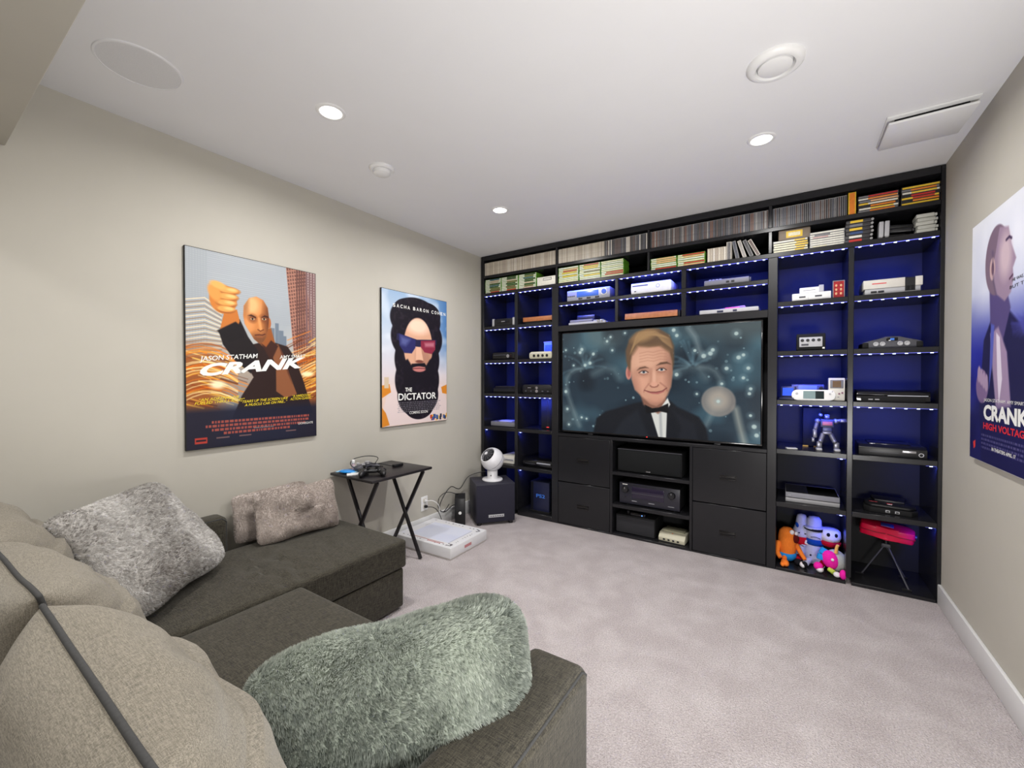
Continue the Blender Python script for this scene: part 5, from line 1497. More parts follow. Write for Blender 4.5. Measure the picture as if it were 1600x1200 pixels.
def fur(parent, base, m, count, length, width, flow=(0.3, -0.2, -0.8), clump=0.6, nclump=1600, seed=1, tint=(0.15, 0.85), patches=5.0):
    """short pile: thin three-facet blades rooted on the cushion surface, gathered in tufts"""
    me = base.data
    me.calc_loop_triangles()
    nt_ = len(me.loop_triangles)
    tri = np.empty(nt_ * 3, np.int32)
    me.loop_triangles.foreach_get('vertices', tri)
    tri = tri.reshape(-1, 3)
    nv = len(me.vertices)
    co = np.empty(nv * 3, np.float32)
    me.vertices.foreach_get('co', co)
    co = co.reshape(-1, 3)
    vn = np.empty(nv * 3, np.float32)
    me.vertices.foreach_get('normal', vn)
    vn = vn.reshape(-1, 3)
    r = np.random.default_rng(seed)
    A, B, C = co[tri[:, 0]], co[tri[:, 1]], co[tri[:, 2]]
    area = np.linalg.norm(np.cross(B - A, C - A), axis=1)
    pick = r.choice(nt_, count, p=area / area.sum())
    a, b = r.random(count), r.random(count)
    sw = a + b > 1
    a[sw], b[sw] = 1 - a[sw], 1 - b[sw]
    c_ = 1 - a - b
    root = A[pick] * c_[:, None] + B[pick] * a[:, None] + C[pick] * b[:, None]
    nor = vn[tri[pick, 0]] * c_[:, None] + vn[tri[pick, 1]] * a[:, None] + vn[tri[pick, 2]] * b[:, None]
    nor /= np.linalg.norm(nor, axis=1, keepdims=True) + 1e-9
    ci = r.choice(count, nclump, replace=False)
    kd = kdtree.KDTree(nclump)
    for i, k in enumerate(ci):
        kd.insert(Vector(root[k]), i)
    kd.balance()
    near = np.array([kd.find(Vector(p))[1] for p in root])
    f = np.array(flow, np.float32)
    swirl = np.stack([vnoise(root[ci], 9.0, seed + 20), vnoise(root[ci], 9.0, seed + 30), vnoise(root[ci], 9.0, seed + 40)], 1)
    cdir = nor[ci] * 0.75 + (f + swirl * 1.6) * 0.55
    ctip = root[ci] + cdir / np.linalg.norm(cdir, axis=1, keepdims=True) * length
    d = nor * 0.8 + (f + swirl[near] * 1.3) * 0.55 + r.normal(0, 0.22, (count, 3))
    d /= np.linalg.norm(d, axis=1, keepdims=True)
    L = length * r.uniform(0.7, 1.15, count)[:, None]
    tip = (root + d * L) * (1 - clump) + (ctip[near] + (root - root[ci][near]) * 0.25) * clump
    mid = (root + tip) / 2 + nor * L * 0.16
    side = np.cross(d, r.normal(0, 1, (count, 3)))
    side /= np.linalg.norm(side, axis=1, keepdims=True) + 1e-9
    wv = width * r.uniform(0.7, 1.3, count)[:, None] / 2
    root = root - nor * 0.001
    V = np.stack([root - side * wv, root + side * wv, mid - side * wv * 0.8, mid + side * wv * 0.8, tip], 1).reshape(-1, 3)
    base_i = (np.arange(count) * 5)[:, None]
    T = np.concatenate([base_i + np.array([[0, 1, 3]]), base_i + np.array([[0, 3, 2]]), base_i + np.array([[2, 3, 4]])], 1).reshape(-1, 3)
    fm = bpy.data.meshes.new('fur')
    fm.vertices.add(len(V))
    fm.vertices.foreach_set('co', V.astype(np.float32).ravel())
    fm.loops.add(len(T) * 3)
    fm.loops.foreach_set('vertex_index', T.astype(np.int32).ravel())
    fm.polygons.add(len(T))
    fm.polygons.foreach_set('loop_start', np.arange(len(T), dtype=np.int32) * 3)
    fm.polygons.foreach_set('use_smooth', np.ones(len(T), bool))
    fm.update(calc_edges=True)
    blot = vnoise(root[ci], patches, seed + 60)
    tv_ = np.clip((tint[0] + tint[1]) / 2 + (tint[1] - tint[0]) * (r.normal(0, 0.22, nclump)[near] + blot[near] * 0.8 + r.normal(0, 0.12, count)), 0, 1)
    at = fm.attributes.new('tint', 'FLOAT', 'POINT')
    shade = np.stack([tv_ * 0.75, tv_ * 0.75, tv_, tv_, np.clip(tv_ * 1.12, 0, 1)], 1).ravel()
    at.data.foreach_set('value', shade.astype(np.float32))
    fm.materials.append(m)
    o = bpy.data.objects.new('fur', fm)
    COL.objects.link(o)
    o.parent = parent
    o['kind'] = 'stuff'
    return o


# ------------------------------------------------------------------ corner sofa with a chaise along the left wall
FAB = mat_fabric('taupe_weave', (38, 36, 31), (78, 74, 64))
FABC = mat_fabric('taupe_weave_lit', (102, 97, 87), (146, 139, 126), 1.7)  # sofa weave lightened: the brighter light on the back cushions put into colour
PIPE = mat('piping_cord', (58, 58, 58), 0.9, vary=0.2, scale=200)
sofa = thing('corner_sofa', 'dark taupe corner sofa with a chaise along the left wall', 'sofa', (0, 0, 0))


def soft_box(name, x0, x1, y0, y1, z0, z1, bev, m=None, puff=0.0, wr=0.0, seed=0.0, cuts=22, crease=0.0):
    bm = bmesh.new()
    s_box(bm, x0, x1, y0, y1, z0, z1, bev, 4)
    if puff or wr:
        es = [e for e in bm.edges if e.calc_length() > 0.10]
        bmesh.ops.subdivide_edges(bm, edges=es, cuts=cuts, use_grid_fill=True)
        for v in bm.verts:
            u, w = (v.co.x - x0) / (x1 - x0), (v.co.y - y0) / (y1 - y0)
            if v.co.z > z1 - bev * 0.6:
                k = max(0.0, 16 * u * (1 - u) * w * (1 - w))
                v.co.z += puff * k ** 0.6
                if wr:
                    if crease:                             # pulled creases across the middle of the chaise
                        g = math.exp(-((v.co.y - 1.02) / 0.26) ** 2) * math.exp(-((v.co.x - 0.55) / 0.22) ** 2)
                        v.co.z += crease * g * noise.noise(Vector((v.co.x * 4.0 + v.co.y * 2, (v.co.y + 0.25 * v.co.x) * 26, seed)))
                    v.co.z += wr * k ** 0.5 * noise.noise(Vector((v.co.x * 9 + v.co.y * 8, v.co.y * 3.0 - v.co.x * 2.0, seed)))
    return finish(name, bm, m or FAB, sofa, 40)


soft_box('base', 0.135, 0.772, -0.08, 1.585, 0.015, 0.224, 0.012)
soft_box('base', 0.780, 1.948, -0.08, 0.985, 0.015, 0.205, 0.012)
soft_box('back_frame', 0.012, 2.12, -0.20, -0.085, 0.0, 0.62, 0.03)
soft_box('seat_cushion', 0.137, 0.784, 0.0, 1.597, 0.229, 0.378, 0.016, puff=0.012, wr=0.007, seed=2.0, cuts=56, crease=0.034)
soft_box('seat_cushion', 0.790, 1.950, 0.0, 1.0, 0.211, 0.374, 0.022, puff=0.016, wr=0.006, seed=6.0)
for x0, x1, y1 in ((0.012, 0.132, 0.995), (1.956, 2.122, 0.968)):
    a = soft_box('armrest', x0, x1, -0.08, y1, 0.0, 0.552, 0.030)
    r_ = 0.030 - 0.0008
    c = Vector((x1 - 0.030, y1 - 0.030, 0.552 - 0.030))
    q0, q1 = Vector((1, 0, 1)).normalized(), Vector((1, 1, 0)).normalized()
    pts = [c + q0 * r_ + Vector((0, d, 0)) for d in (-0.98, -0.6, -0.3, -0.1)] + [c + q0.slerp(q1, k / 8) * r_ for k in range(9)] + [c + q1 * r_ + Vector((0, 0, -d)) for d in (0.1, 0.3, 0.49)]
    P('piping', a, PIPE, ('tube', [tuple(p) for p in pts], 0.0030, 8, False), smooth=True)
for k, (xc, w) in enumerate(((0.425, 0.60), (1.058, 0.655), (1.668, 0.575))):
    fr, bk, n = pillow_arrays(w, 0.47, 0.25, 64, 3.2, 0.03, 0.45, 0.015, 6.0, 11.0 + k * 7)
    wk = np.array([noise.noise(Vector((p[0] * 5 + p[2] * 3, p[2] * 24 + p[0] * 5, k * 9.0))) for p in fr])
    fr[:, 1] += 0.006 * wk * (np.abs(fr[:, 1]) > 0.004)
    fr[:, 1] -= 0.02 * (fr[:, 2] < 0.1)                      # weight sags to the bottom front
    M = Matrix.Translation((xc, 0.225, 0.605)) @ Matrix.Rotation((0.06, -0.05, 0.03)[k], 4, 'Y') @ Matrix.Rotation(PI, 4, 'Z') @ Matrix.Rotation(-0.26, 4, 'X')
    A3 = np.array(M.to_3x3())
    tr = np.array(M.translation)
    fr, bk = fr @ A3.T + tr, bk @ A3.T + tr
    c = pillow_mesh('back_cushion', sofa, FABC, fr, bk, n)
    loop = border_loop(fr, n)
    P('piping', c, PIPE, ('tube', [tuple(p) for p in loop], 0.0048, 8, False, True), smooth=True)


# ------------------------------------------------------------------ fur cushions
def fur_cushion(label, M, w, h, tk, m, mb, count, length, width, seed, group='plush cushions on the sofa', nexp=2.6, flat=0.5, bumps=0.02, rnd=0.07, **kw):
    t = thing('fur_cushion', label, 'cushion', (0, 0, 0), 0, group)
    t.matrix_world = M
    fr, bk, n = pillow_arrays(w, h, tk, 40, nexp, 0.05, flat, bumps, 6.0, seed, rnd)
    b = pillow_mesh('cushion_body', t, mb, fr, bk, n)
    fur(t, b, m, count, length, width, seed=int(seed), **kw)
    return t


def frame(bl, br, tl):
    """matrix whose x runs bl->br, z up the cushion, centred on the parallelogram"""
    bl, br, tl = Vector(bl), Vector(br), Vector(tl)
    X = (br - bl).normalized()
    Zv = tl - bl
    Yv = Zv.cross(X).normalized()
    Z = X.cross(Yv)
    c = bl + (br - bl) / 2 + Zv / 2
    return Matrix(((X.x, Yv.x, Z.x, c.x), (X.y, Yv.y, Z.y, c.y), (X.z, Yv.z, Z.z, c.z), (0, 0, 0, 1)))


FG = mat_fur('grey_fur', (150, 145, 140), (250, 249, 248))
FS = mat_fur('sage_grey_fur', (130, 138, 131), (210, 216, 206))
FW = mat_fur('warm_grey_plush', (180, 169, 163), (228, 219, 213))
FB = [mat(n, c, 0.95, spec=0.05) for n, c in (('grey_fur_backing', (180, 176, 172)), ('sage_fur_backing', (140, 147, 136)), ('plush_backing', (190, 180, 174)))]
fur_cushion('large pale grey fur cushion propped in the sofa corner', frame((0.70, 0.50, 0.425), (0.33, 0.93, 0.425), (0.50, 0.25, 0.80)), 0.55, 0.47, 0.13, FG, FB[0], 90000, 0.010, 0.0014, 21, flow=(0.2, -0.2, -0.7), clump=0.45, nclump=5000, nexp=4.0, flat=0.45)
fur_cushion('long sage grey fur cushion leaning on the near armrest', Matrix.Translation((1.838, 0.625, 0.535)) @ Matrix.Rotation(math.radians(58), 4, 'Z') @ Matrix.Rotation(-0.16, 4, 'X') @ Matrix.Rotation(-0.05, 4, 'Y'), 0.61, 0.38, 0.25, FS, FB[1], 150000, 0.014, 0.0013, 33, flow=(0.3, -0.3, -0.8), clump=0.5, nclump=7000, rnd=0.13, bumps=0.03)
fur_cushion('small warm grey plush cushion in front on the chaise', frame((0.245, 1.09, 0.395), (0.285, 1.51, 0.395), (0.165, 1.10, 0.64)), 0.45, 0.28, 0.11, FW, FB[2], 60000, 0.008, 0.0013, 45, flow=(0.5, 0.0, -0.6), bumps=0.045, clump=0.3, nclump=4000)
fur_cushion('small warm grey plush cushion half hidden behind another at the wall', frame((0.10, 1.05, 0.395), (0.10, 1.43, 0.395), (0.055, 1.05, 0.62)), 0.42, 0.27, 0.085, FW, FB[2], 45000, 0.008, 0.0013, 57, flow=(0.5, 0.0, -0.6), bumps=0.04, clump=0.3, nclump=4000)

# ------------------------------------------------------------------ folding tray table and what lies on it
BWOOD = mat('black_stained_wood', (26, 23, 27), 0.4, vary=0.25, scale=60)
t = thing('tray_table', 'black wooden folding tray table with crossed legs by the left wall', 'table', (0.225, 1.895, 0))
P('tabletop', t, BWOOD, ('box', -0.212, 0.212, -0.255, 0.255, 0.622, 0.640, 0.005))
P('rail', t, BWOOD, ('box', 0.02, 0.045, -0.19, 0.19, 0.600, 0.6215, 0.002))
P('rail', t, BWOOD, ('box', -0.16, -0.135, -0.19, 0.19, 0.600, 0.6215, 0.002))


def slat_leg(y, x_top, x_bot, z_top):
    a = math.atan2(x_top - x_bot, z_top)
    L = math.hypot(x_top - x_bot, z_top)
    xm, zm = (x_top + x_bot) / 2, z_top / 2
    P('leg', t, BWOOD, ('box', xm - 0.0125, xm + 0.0125, y - 0.008, y + 0.008, zm - L / 2 + 0.004, zm + L / 2, 0.003, 2, Matrix.Rotation(a, 3, 'Y')))


for y, s in ((-0.185, 1), (0.205, -1)):
    slat_leg(y, 0.175, -0.170, 0.614)
    slat_leg(y + s * 0.0175, -0.150, 0.165, 0.610)

ZT = 0.6404


def gamepad(label, loc, rz, m, stickm, group):
    g = thing('game_controller', label, 'game controller', loc, rz, group)
    bm = bmesh.new()
    s_ell(bm, (0, 0, 0.03), (0.062, 0.034, 0.017), 20)
    for s in (-1, 1):
        s_ell(bm, (s * 0.052, -0.004, 0.03), (0.034, 0.034, 0.019), 16)
        s_ell(bm, (s * 0.062, -0.042, 0.022), (0.020, 0.045, 0.020), 16, Matrix.Rotation(s * 0.22, 3, 'Z') @ Matrix.Rotation(0.12, 3, 'X'))
    finish('shell', bm, m, g, True)
    for s, y in ((-1, 0.008), (1, -0.016)):
        P('thumb_stick', g, stickm, ('cyl', (s * (0.048 if y > 0 else 0.026), y, 0.050), 0.008, 0.014, 'z', 16), ('cyl', (s * (0.048 if y > 0 else 0.026), y, 0.058), 0.011, 0.004, 'z', 16))
    P('direction_pad', g, stickm, ('box', -0.036, -0.014, -0.020, -0.013, 0.044, 0.050, 0.001), ('box', -0.029, -0.021, -0.028, -0.005, 0.044, 0.050, 0.001))
    for dx, dy in ((0, 0.011), (0, -0.011), (0.011, 0), (-0.011, 0)):
        P('button', g, stickm, ('cyl', (0.050 + dx, 0.008 + dy, 0.048), 0.0048, 0.008, 'z', 12))
    for s in (-1, 1):
        P('trigger', g, stickm, ('box', s * 0.045 - 0.018, s * 0.045 + 0.018, 0.022, 0.042, 0.022, 0.040, 0.006))
    return g


gamepad('matt black game controller at the near side of the tray table', (0.30, 1.75, ZT), 0.9, BLK, BLKM, 'controllers on the tray table')
gamepad('grey and black game controller with a cable behind the matt black one', (0.145, 1.80, ZT), 1.9, DGREY, LGREY, 'controllers on the tray table')
tag(P('cable', None, BLK, ('tube', [(0.17, 1.865, ZT + 0.03), (0.13, 1.93, ZT + 0.065), (0.06, 1.90, ZT + 0.075), (0.05, 1.80, ZT + 0.07), (0.09, 1.74, ZT + 0.05), (0.16, 1.73, ZT + 0.035), (0.20, 1.82, ZT + 0.05), (0.14, 1.95, ZT + 0.02), (0.20, 1.99, ZT + 0.006), (0.23, 2.02, ZT + 0.005)], 0.0028, 8), smooth=True), 'looped black controller cable on the tray table', 'cable')
tag(P('charging_plug', None, BLK, ('box', 0.215, 0.245, 1.98, 2.06, ZT + 0.0003, ZT + 0.02, 0.005)), 'black charging plug lying beyond the controllers on the tray table', 'plug')
t = thing('snack_packet', 'bright blue foil packet at the left edge of the tray table', 'packet', (0.115, 1.70, ZT), 0.3)
P('pouch', t, mat('blue_foil', (20, 130, 210), 0.3, vary=0.3, scale=40), ('ell', (0, 0, 0.010), (0.058, 0.040, 0.010), 20), smooth=True)
P('crimped_end', t, mat('pale_blue_foil', (150, 200, 230), 0.3), ('box', -0.066, -0.050, -0.034, 0.034, 0.006, 0.012, 0.001), ('box', 0.050, 0.066, -0.034, 0.034, 0.006, 0.012, 0.001))
t = thing('white_case', 'thin white card case beside the blue packet', 'case', (0.205, 1.685, ZT), 1.0)
P('body', t, WPL, ('box', -0.045, 0.045, -0.024, 0.024, 0, 0.010, 0.003))
P('lid_line', t, LGREY, ('box', -0.04, 0.04, -0.0245, 0.0245, 0.0050, 0.0056))
t = thing('small_bottle', 'tiny clear bottle with a white cap standing on the tray table', 'bottle', (0.085, 1.765, ZT))
P('bottle_body', t, mat('pinkish_clear_plastic', (190, 168, 176), 0.2), ('lathe', [(0.0, 0.0), (0.011, 0.001), (0.012, 0.004), (0.012, 0.04), (0.008, 0.046), (0.008, 0.05)], (0, 0, 0), 20), smooth=40)
P('cap', t, WPL, ('lathe', [(0.0095, 0.048), (0.0105, 0.05), (0.0105, 0.070), (0.009, 0.072), (0.0, 0.072)], (0, 0, 0), 20), smooth=40)

# ------------------------------------------------------------------ flat white game box on the carpet
t = thing('game_box', 'large flat white game box with printed marks on the carpet by the outlet', 'box', (0.302, 2.385, 0), 0.03)
BOXW = mat('white_cardboard', (222, 222, 224), 0.6, vary=0.02)
P('tray', t, mat('box_base_card', (206, 202, 196), 0.7), ('box', -0.268, 0.268, -0.212, 0.212, 0.0005, 0.03, 0.002))
P('lid', t, BOXW, ('box', -0.272, 0.272, -0.216, 0.216, 0.010, 0.083, 0.003))
quad('printed_top', t, mat_image('box_top_print', art_box_top(), 0.4), -0.268, 0.268, -0.212, 0.212, 0.0834, 'xy')
P('side_print', t, mat('pale_red_print', (196, 130, 134), 0.6), ('box', 0.271, 0.2728, -0.06, 0.02, 0.035, 0.055))

# ------------------------------------------------------------------ subwoofer, globe fan, small drive box, cords
t = thing('subwoofer', 'dark cube subwoofer with a pale name plate, turned to the corner', 'speaker', (0.322, 3.02, 0), math.radians(49.3))
SUBM = mat('dark_navy_vinyl', (44, 43, 56), 0.55, vary=0.1, scale=120)
P('cabinet', t, SUBM, ('box', -0.172, 0.172, -0.125, 0.18, 0.022, 0.352, 0.004))
P('front_grille', t, mat('subwoofer_cloth', (48, 47, 58), 0.95, spec=0.1, vary=0.12, scale=400), ('box', -0.168, 0.168, -0.137, -0.125, 0.028, 0.346, 0.005))
pl = P('name_plate', t, LGREY, ('box', -0.065, 0.072, -0.1395, -0.137, 0.068, 0.092, 0.001), label='pale name plate')
P('plate_mark', pl, DGREY, *[('box', -0.05 + 0.02 * k, -0.038 + 0.02 * k, -0.1403, -0.139, 0.077, 0.083) for k in range(6)])
for sx in (-1, 1):
    for y in (-0.1, 0.15):
        P('foot', t, BLK, ('cyl', (sx * 0.14, y, 0.011), 0.02, 0.022, 'z', 16))
t = fan = thing('globe_fan', 'white globe fan with a dark grille standing on the subwoofer', 'fan', (0.315, 3.03, 0.3524), math.radians(20))
FANW = mat('white_fan_plastic', (226, 226, 230), 0.3)
P('stand', t, FANW, ('lathe', [(0.0, 0.0), (0.088, 0.001), (0.092, 0.008), (0.088, 0.018), (0.05, 0.022), (0.046, 0.03), (0.046, 0.09), (0.0, 0.09)], (0, 0, 0), 40), smooth=50)
P('indicator', t, BLK, ('cyl', (0.0, -0.047, 0.05), 0.005, 0.004, 'y', 12))
fr_ = Vector((-0.42, -0.62, 0.66)).normalized()
q = fr_.to_track_quat('Z', 'Y').to_matrix()
ctr = Vector((0, 0, 0.186))
rad = 0.103
prof = [(rad * math.sin(a), rad * math.cos(a)) for a in np.linspace(PI * 0.999, 0.78, 26)]
P('globe_shell', t, FANW, ('lathe', prof + [(0.066, rad * math.cos(0.78) - 0.004), (0.064, rad * math.cos(0.78) - 0.02)], ctr, 40, q), smooth=50)
P('seam_ring', t, MGREY, ('lathe', [(rad * 1.004 * math.sin(a), rad * 1.004 * math.cos(a)) for a in (1.66, 1.70)], ctr, 40, q), smooth=True)
g = P('grille_back', t, BLKM, ('lathe', [(0.0, 0.045), (0.068, 0.045)], ctr, 32, q))
gm = mat('fan_grille_grey', (92, 92, 98), 0.4)
for r_ in (0.018, 0.030, 0.042, 0.054, 0.066):
    ring = [tuple(ctr + q @ Vector((r_ * math.cos(a), r_ * math.sin(a), math.sqrt(rad ** 2 - r_ ** 2) - 0.012 + (0.006 if r_ < 0.06 else 0)))) for a in np.linspace(0, 2 * PI, 28, endpoint=False)]
    P('grille_ring', t, gm, ('tube', ring, 0.0018, 6, False, True), smooth=True)
for k in range(12):
    a = k * PI / 6
    P('grille_spoke', t, gm, ('tube', [tuple(ctr + q @ Vector((r_ * math.cos(a + r_ * 6), r_ * math.sin(a + r_ * 6), math.sqrt(rad ** 2 - r_ ** 2) - 0.008))) for r_ in (0.012, 0.03, 0.05, 0.068)], 0.0016, 6), smooth=True)
P('hub', t, FANW, ('lathe', [(0.0, rad - 0.002), (0.014, rad - 0.004), (0.016, rad - 0.012)], ctr, 24, q), smooth=40)
t = pbox = thing('power_box', 'narrow black upright box with a round white badge beside the subwoofer', 'power supply', (0.135, 2.80, 0), math.radians(40))
P('case', t, BLKM, ('box', -0.045, 0.045, -0.07, 0.10, 0.003, 0.235, 0.004))
P('front_panel', t, BLK, ('box', -0.043, 0.043, -0.074, -0.070, 0.006, 0.232, 0.002))
P('badge', t, WPL, ('cyl', (0.0, -0.0745, 0.11), 0.013, 0.003, 'y', 20))
P('foot', t, BLK, ('box', -0.04, 0.04, -0.06, 0.09, 0, 0.003))
t = thing('wall_outlet', 'white double wall outlet with plugs above the left baseboard', 'outlet', (0.0, 2.50, 0.165), PI / 2)
P('cover_plate', t, WPL, ('box', -0.038, 0.038, -0.007, -0.0005, 0, 0.118, 0.003))
for z in (0.035, 0.083):
    P('receptacle', t, OFFW, ('box', -0.018, 0.018, -0.009, -0.006, z - 0.016, z + 0.016, 0.004))
t = thing('cable', 'black power cord from the wall outlet down behind the white box', 'cord', (0, 0, 0))
P('plug', t, BLK, ('box', 0.0098, 0.036, 2.488, 2.512, 0.190, 0.212, 0.006))
P('lead', t, BLK, ('tube', [(0.034, 2.50, 0.20), (0.075, 2.53, 0.195), (0.10, 2.56, 0.16), (0.105, 2.59, 0.10), (0.10, 2.62, 0.03), (0.11, 2.68, 0.004)], 0.0032, 8), smooth=True)
t = thing('cable', 'white power cord from the upper socket of the wall outlet', 'cord', (0, 0, 0))
P('plug', t, WPL, ('box', 0.0098, 0.030, 2.490, 2.510, 0.238, 0.258, 0.005))
P('lead', t, WPL, ('tube', [(0.028, 2.50, 0.248), (0.065, 2.54, 0.245), (0.085, 2.585, 0.20), (0.075, 2.61, 0.12), (0.06, 2.63, 0.03), (0.06, 2.70, 0.004)], 0.003, 8), smooth=True)
c = P('power_cord', fan, BLK, ('tube', [(0.32, 3.115, 0.375), (0.20, 3.12, 0.40), (0.06, 3.02, 0.36), (0.03, 2.92, 0.26), (0.028, 2.80, 0.30), (0.022, 2.70, 0.22), (0.024, 2.66, 0.14), (0.03, 2.72, 0.10), (0.028, 2.84, 0.13), (0.026, 2.93, 0.06), (0.03, 2.97, 0.006)], 0.0035, 8), smooth=True, label='black cord looping down the wall')
c.matrix_parent_inverse = Matrix.LocRotScale(fan.location, fan.rotation_euler, None).inverted()
c = P('power_cord', pbox, BLK, ('tube', [(0.105, 2.86, 0.22), (0.05, 2.74, 0.27), (0.026, 2.66, 0.24), (0.026, 2.645, 0.16), (0.03, 2.70, 0.105), (0.045, 2.76, 0.16)], 0.0032, 8), smooth=True)
c.matrix_parent_inverse = Matrix.LocRotScale(pbox.location, pbox.rotation_euler, None).inverted()


# ------------------------------------------------------------------ soft toys and toy robot (plain stand-ins, no faces of known characters)
def plush(label, loc, rz, *parts):
    t = thing('soft_toy', label, 'soft toy', loc, rz, 'soft toys in the bottom cubby')
    for name, m, *shapes in parts:
        P(name, t, m, *shapes, smooth=60)
    return t


def soft(n, c):
    return mat('felt_' + n, c, 0.95, spec=0.1, vary=0.12, scale=120)


OR_, BL_, LV_, RD_, WH_, BK_, PK_, GR_, YE_, DB_ = (soft(n, c) for n, c in (('orange', (250, 130, 50)), ('blue', (40, 140, 220)), ('lavender', (196, 200, 232)), ('red', (205, 24, 44)), ('white', (230, 228, 234)), ('black', (28, 28, 34)),
                                                ('pink', (240, 40, 170)), ('grey', (176, 180, 176)), ('yellow', (250, 190, 110)), ('dark_blue', (24, 70, 160))))
ZF = 0.0204
rx = lambda a: Matrix.Rotation(a, 3, 'X')
ry = lambda a: Matrix.Rotation(a, 3, 'Y')
plush('orange soft toy in bright blue shorts at the left of the toys', (2.515, YF + 0.15, ZF), 0.25,
      ('body', OR_, ('lathe', [(0.0, 0.05), (0.048, 0.055), (0.054, 0.10), (0.052, 0.17), (0.044, 0.205), (0.024, 0.225), (0.0, 0.228)], (0, 0, 0), 24)),
      ('shorts', BL_, ('ell', (0, -0.004, 0.045), (0.055, 0.05, 0.042), 20)),
      ('muzzle', soft('brown', (90, 24, 24)), ('ell', (0.04, -0.036, 0.165), (0.022, 0.016, 0.028), 14)),
      ('eye', WH_, ('ell', (0.018, -0.04, 0.208), (0.014, 0.010, 0.016), 12)),
      ('eye', WH_, ('ell', (0.044, -0.034, 0.20), (0.010, 0.010, 0.014), 12)),
      ('arm', OR_, ('tube', [(-0.05, -0.01, 0.13), (-0.066, -0.04, 0.07), (-0.055, -0.07, 0.04)], (0.016, 0.013), 10)),
      ('arm', OR_, ('tube', [(0.05, -0.01, 0.12), (0.072, -0.05, 0.07), (0.085, -0.07, 0.045)], (0.015, 0.012), 10)),
      ('foot', OR_, ('ell', (-0.035, -0.095, 0.02), (0.022, 0.042, 0.02), 14), ('ell', (-0.055, -0.115, 0.016), (0.012, 0.024, 0.014), 10), ('tube', [(-0.02, -0.03, 0.04), (-0.032, -0.07, 0.03)], 0.014, 10)),
      ('foot', WH_, ('ell', (0.065, -0.09, 0.018), (0.016, 0.030, 0.017), 12)))
plush('lavender soft toy with a tall pointed head and a red scarf', (2.597, YF + 0.235, ZF), -0.05,
      ('body', LV_, ('lathe', [(0.0, 0.0), (0.045, 0.01), (0.052, 0.06), (0.046, 0.12), (0.04, 0.15)], (0, 0, 0), 24)),
      ('head', LV_, ('lathe', [(0.04, 0.145), (0.052, 0.175), (0.05, 0.20), (0.036, 0.24), (0.03, 0.285), (0.024, 0.305), (0.0, 0.312)], (0, 0, 0), 24)),
      ('scarf', RD_, ('lathe', [(0.05, 0.112), (0.058, 0.12), (0.060, 0.15), (0.052, 0.165)], (0, 0, 0), 24)),
      ('scarf_disc', WH_, ('cyl', (0.03, -0.052, 0.138), 0.014, 0.006, 'y', 18)),
      ('ear', DB_, ('ell', (-0.022, -0.03, 0.235), (0.010, 0.008, 0.024), 12, ry(-0.4))),
      ('eye', BK_, ('ell', (-0.012, -0.049, 0.192), (0.006, 0.005, 0.004), 10), ('ell', (0.022, -0.046, 0.190), (0.006, 0.005, 0.004), 10)),
      ('leg', RD_, ('tube', [(-0.01, -0.03, 0.03), (-0.015, -0.10, 0.024)], 0.018, 10)),
      ('shoe', BK_, ('ell', (-0.012, -0.13, 0.020), (0.024, 0.030, 0.020), 14)))
plush('large pale blue grey soft toy with a dark hat band and blue scarf', (2.672, YF + 0.215, ZF), 0.0,
      ('body', LV_, ('lathe', [(0.0, 0.0), (0.055, 0.008), (0.066, 0.05), (0.062, 0.10), (0.048, 0.14), (0.04, 0.155)], (0, 0, 0), 28)),
      ('head', LV_, ('lathe', [(0.036, 0.15), (0.052, 0.17), (0.056, 0.20), (0.05, 0.232), (0.03, 0.245)], (0, 0, 0), 24)),
      ('hat', LV_, ('lathe', [(0.062, 0.236), (0.06, 0.244), (0.042, 0.25), (0.040, 0.29), (0.028, 0.308), (0.0, 0.314)], (-0.006, 0, 0), 24)),
      ('hat_band', BK_, ('lathe', [(0.055, 0.222), (0.064, 0.226), (0.064, 0.238), (0.045, 0.246)], (0, 0, 0), 24)),
      ('scarf', DB_, ('lathe', [(0.054, 0.128), (0.06, 0.135), (0.058, 0.16), (0.048, 0.168)], (0, 0, 0), 24)),
      ('mouth', BK_, ('tube', [(-0.026, -0.048, 0.182), (0.0, -0.054, 0.188), (0.026, -0.047, 0.178)], 0.0022, 8)),
      ('arm', LV_, ('tube', [(-0.052, -0.01, 0.14), (-0.078, -0.03, 0.09), (-0.072, -0.05, 0.045)], (0.018, 0.016), 10)),
      ('arm', LV_, ('tube', [(0.052, -0.01, 0.14), (0.078, -0.03, 0.09), (0.07, -0.05, 0.045)], (0.018, 0.016), 10)),
      ('leg', LV_, ('tube', [(-0.03, -0.04, 0.03), (-0.055, -0.11, 0.022)], 0.019, 10)),
      ('leg', LV_, ('tube', [(0.03, -0.04, 0.03), (0.03, -0.10, 0.022)], 0.019, 10)),
      ('shoe', BK_, ('ell', (-0.062, -0.135, 0.020), (0.020, 0.028, 0.020), 12)),
      ('button', BK_, ('ell', (-0.026, -0.062, 0.066), (0.006, 0.004, 0.006), 10)))
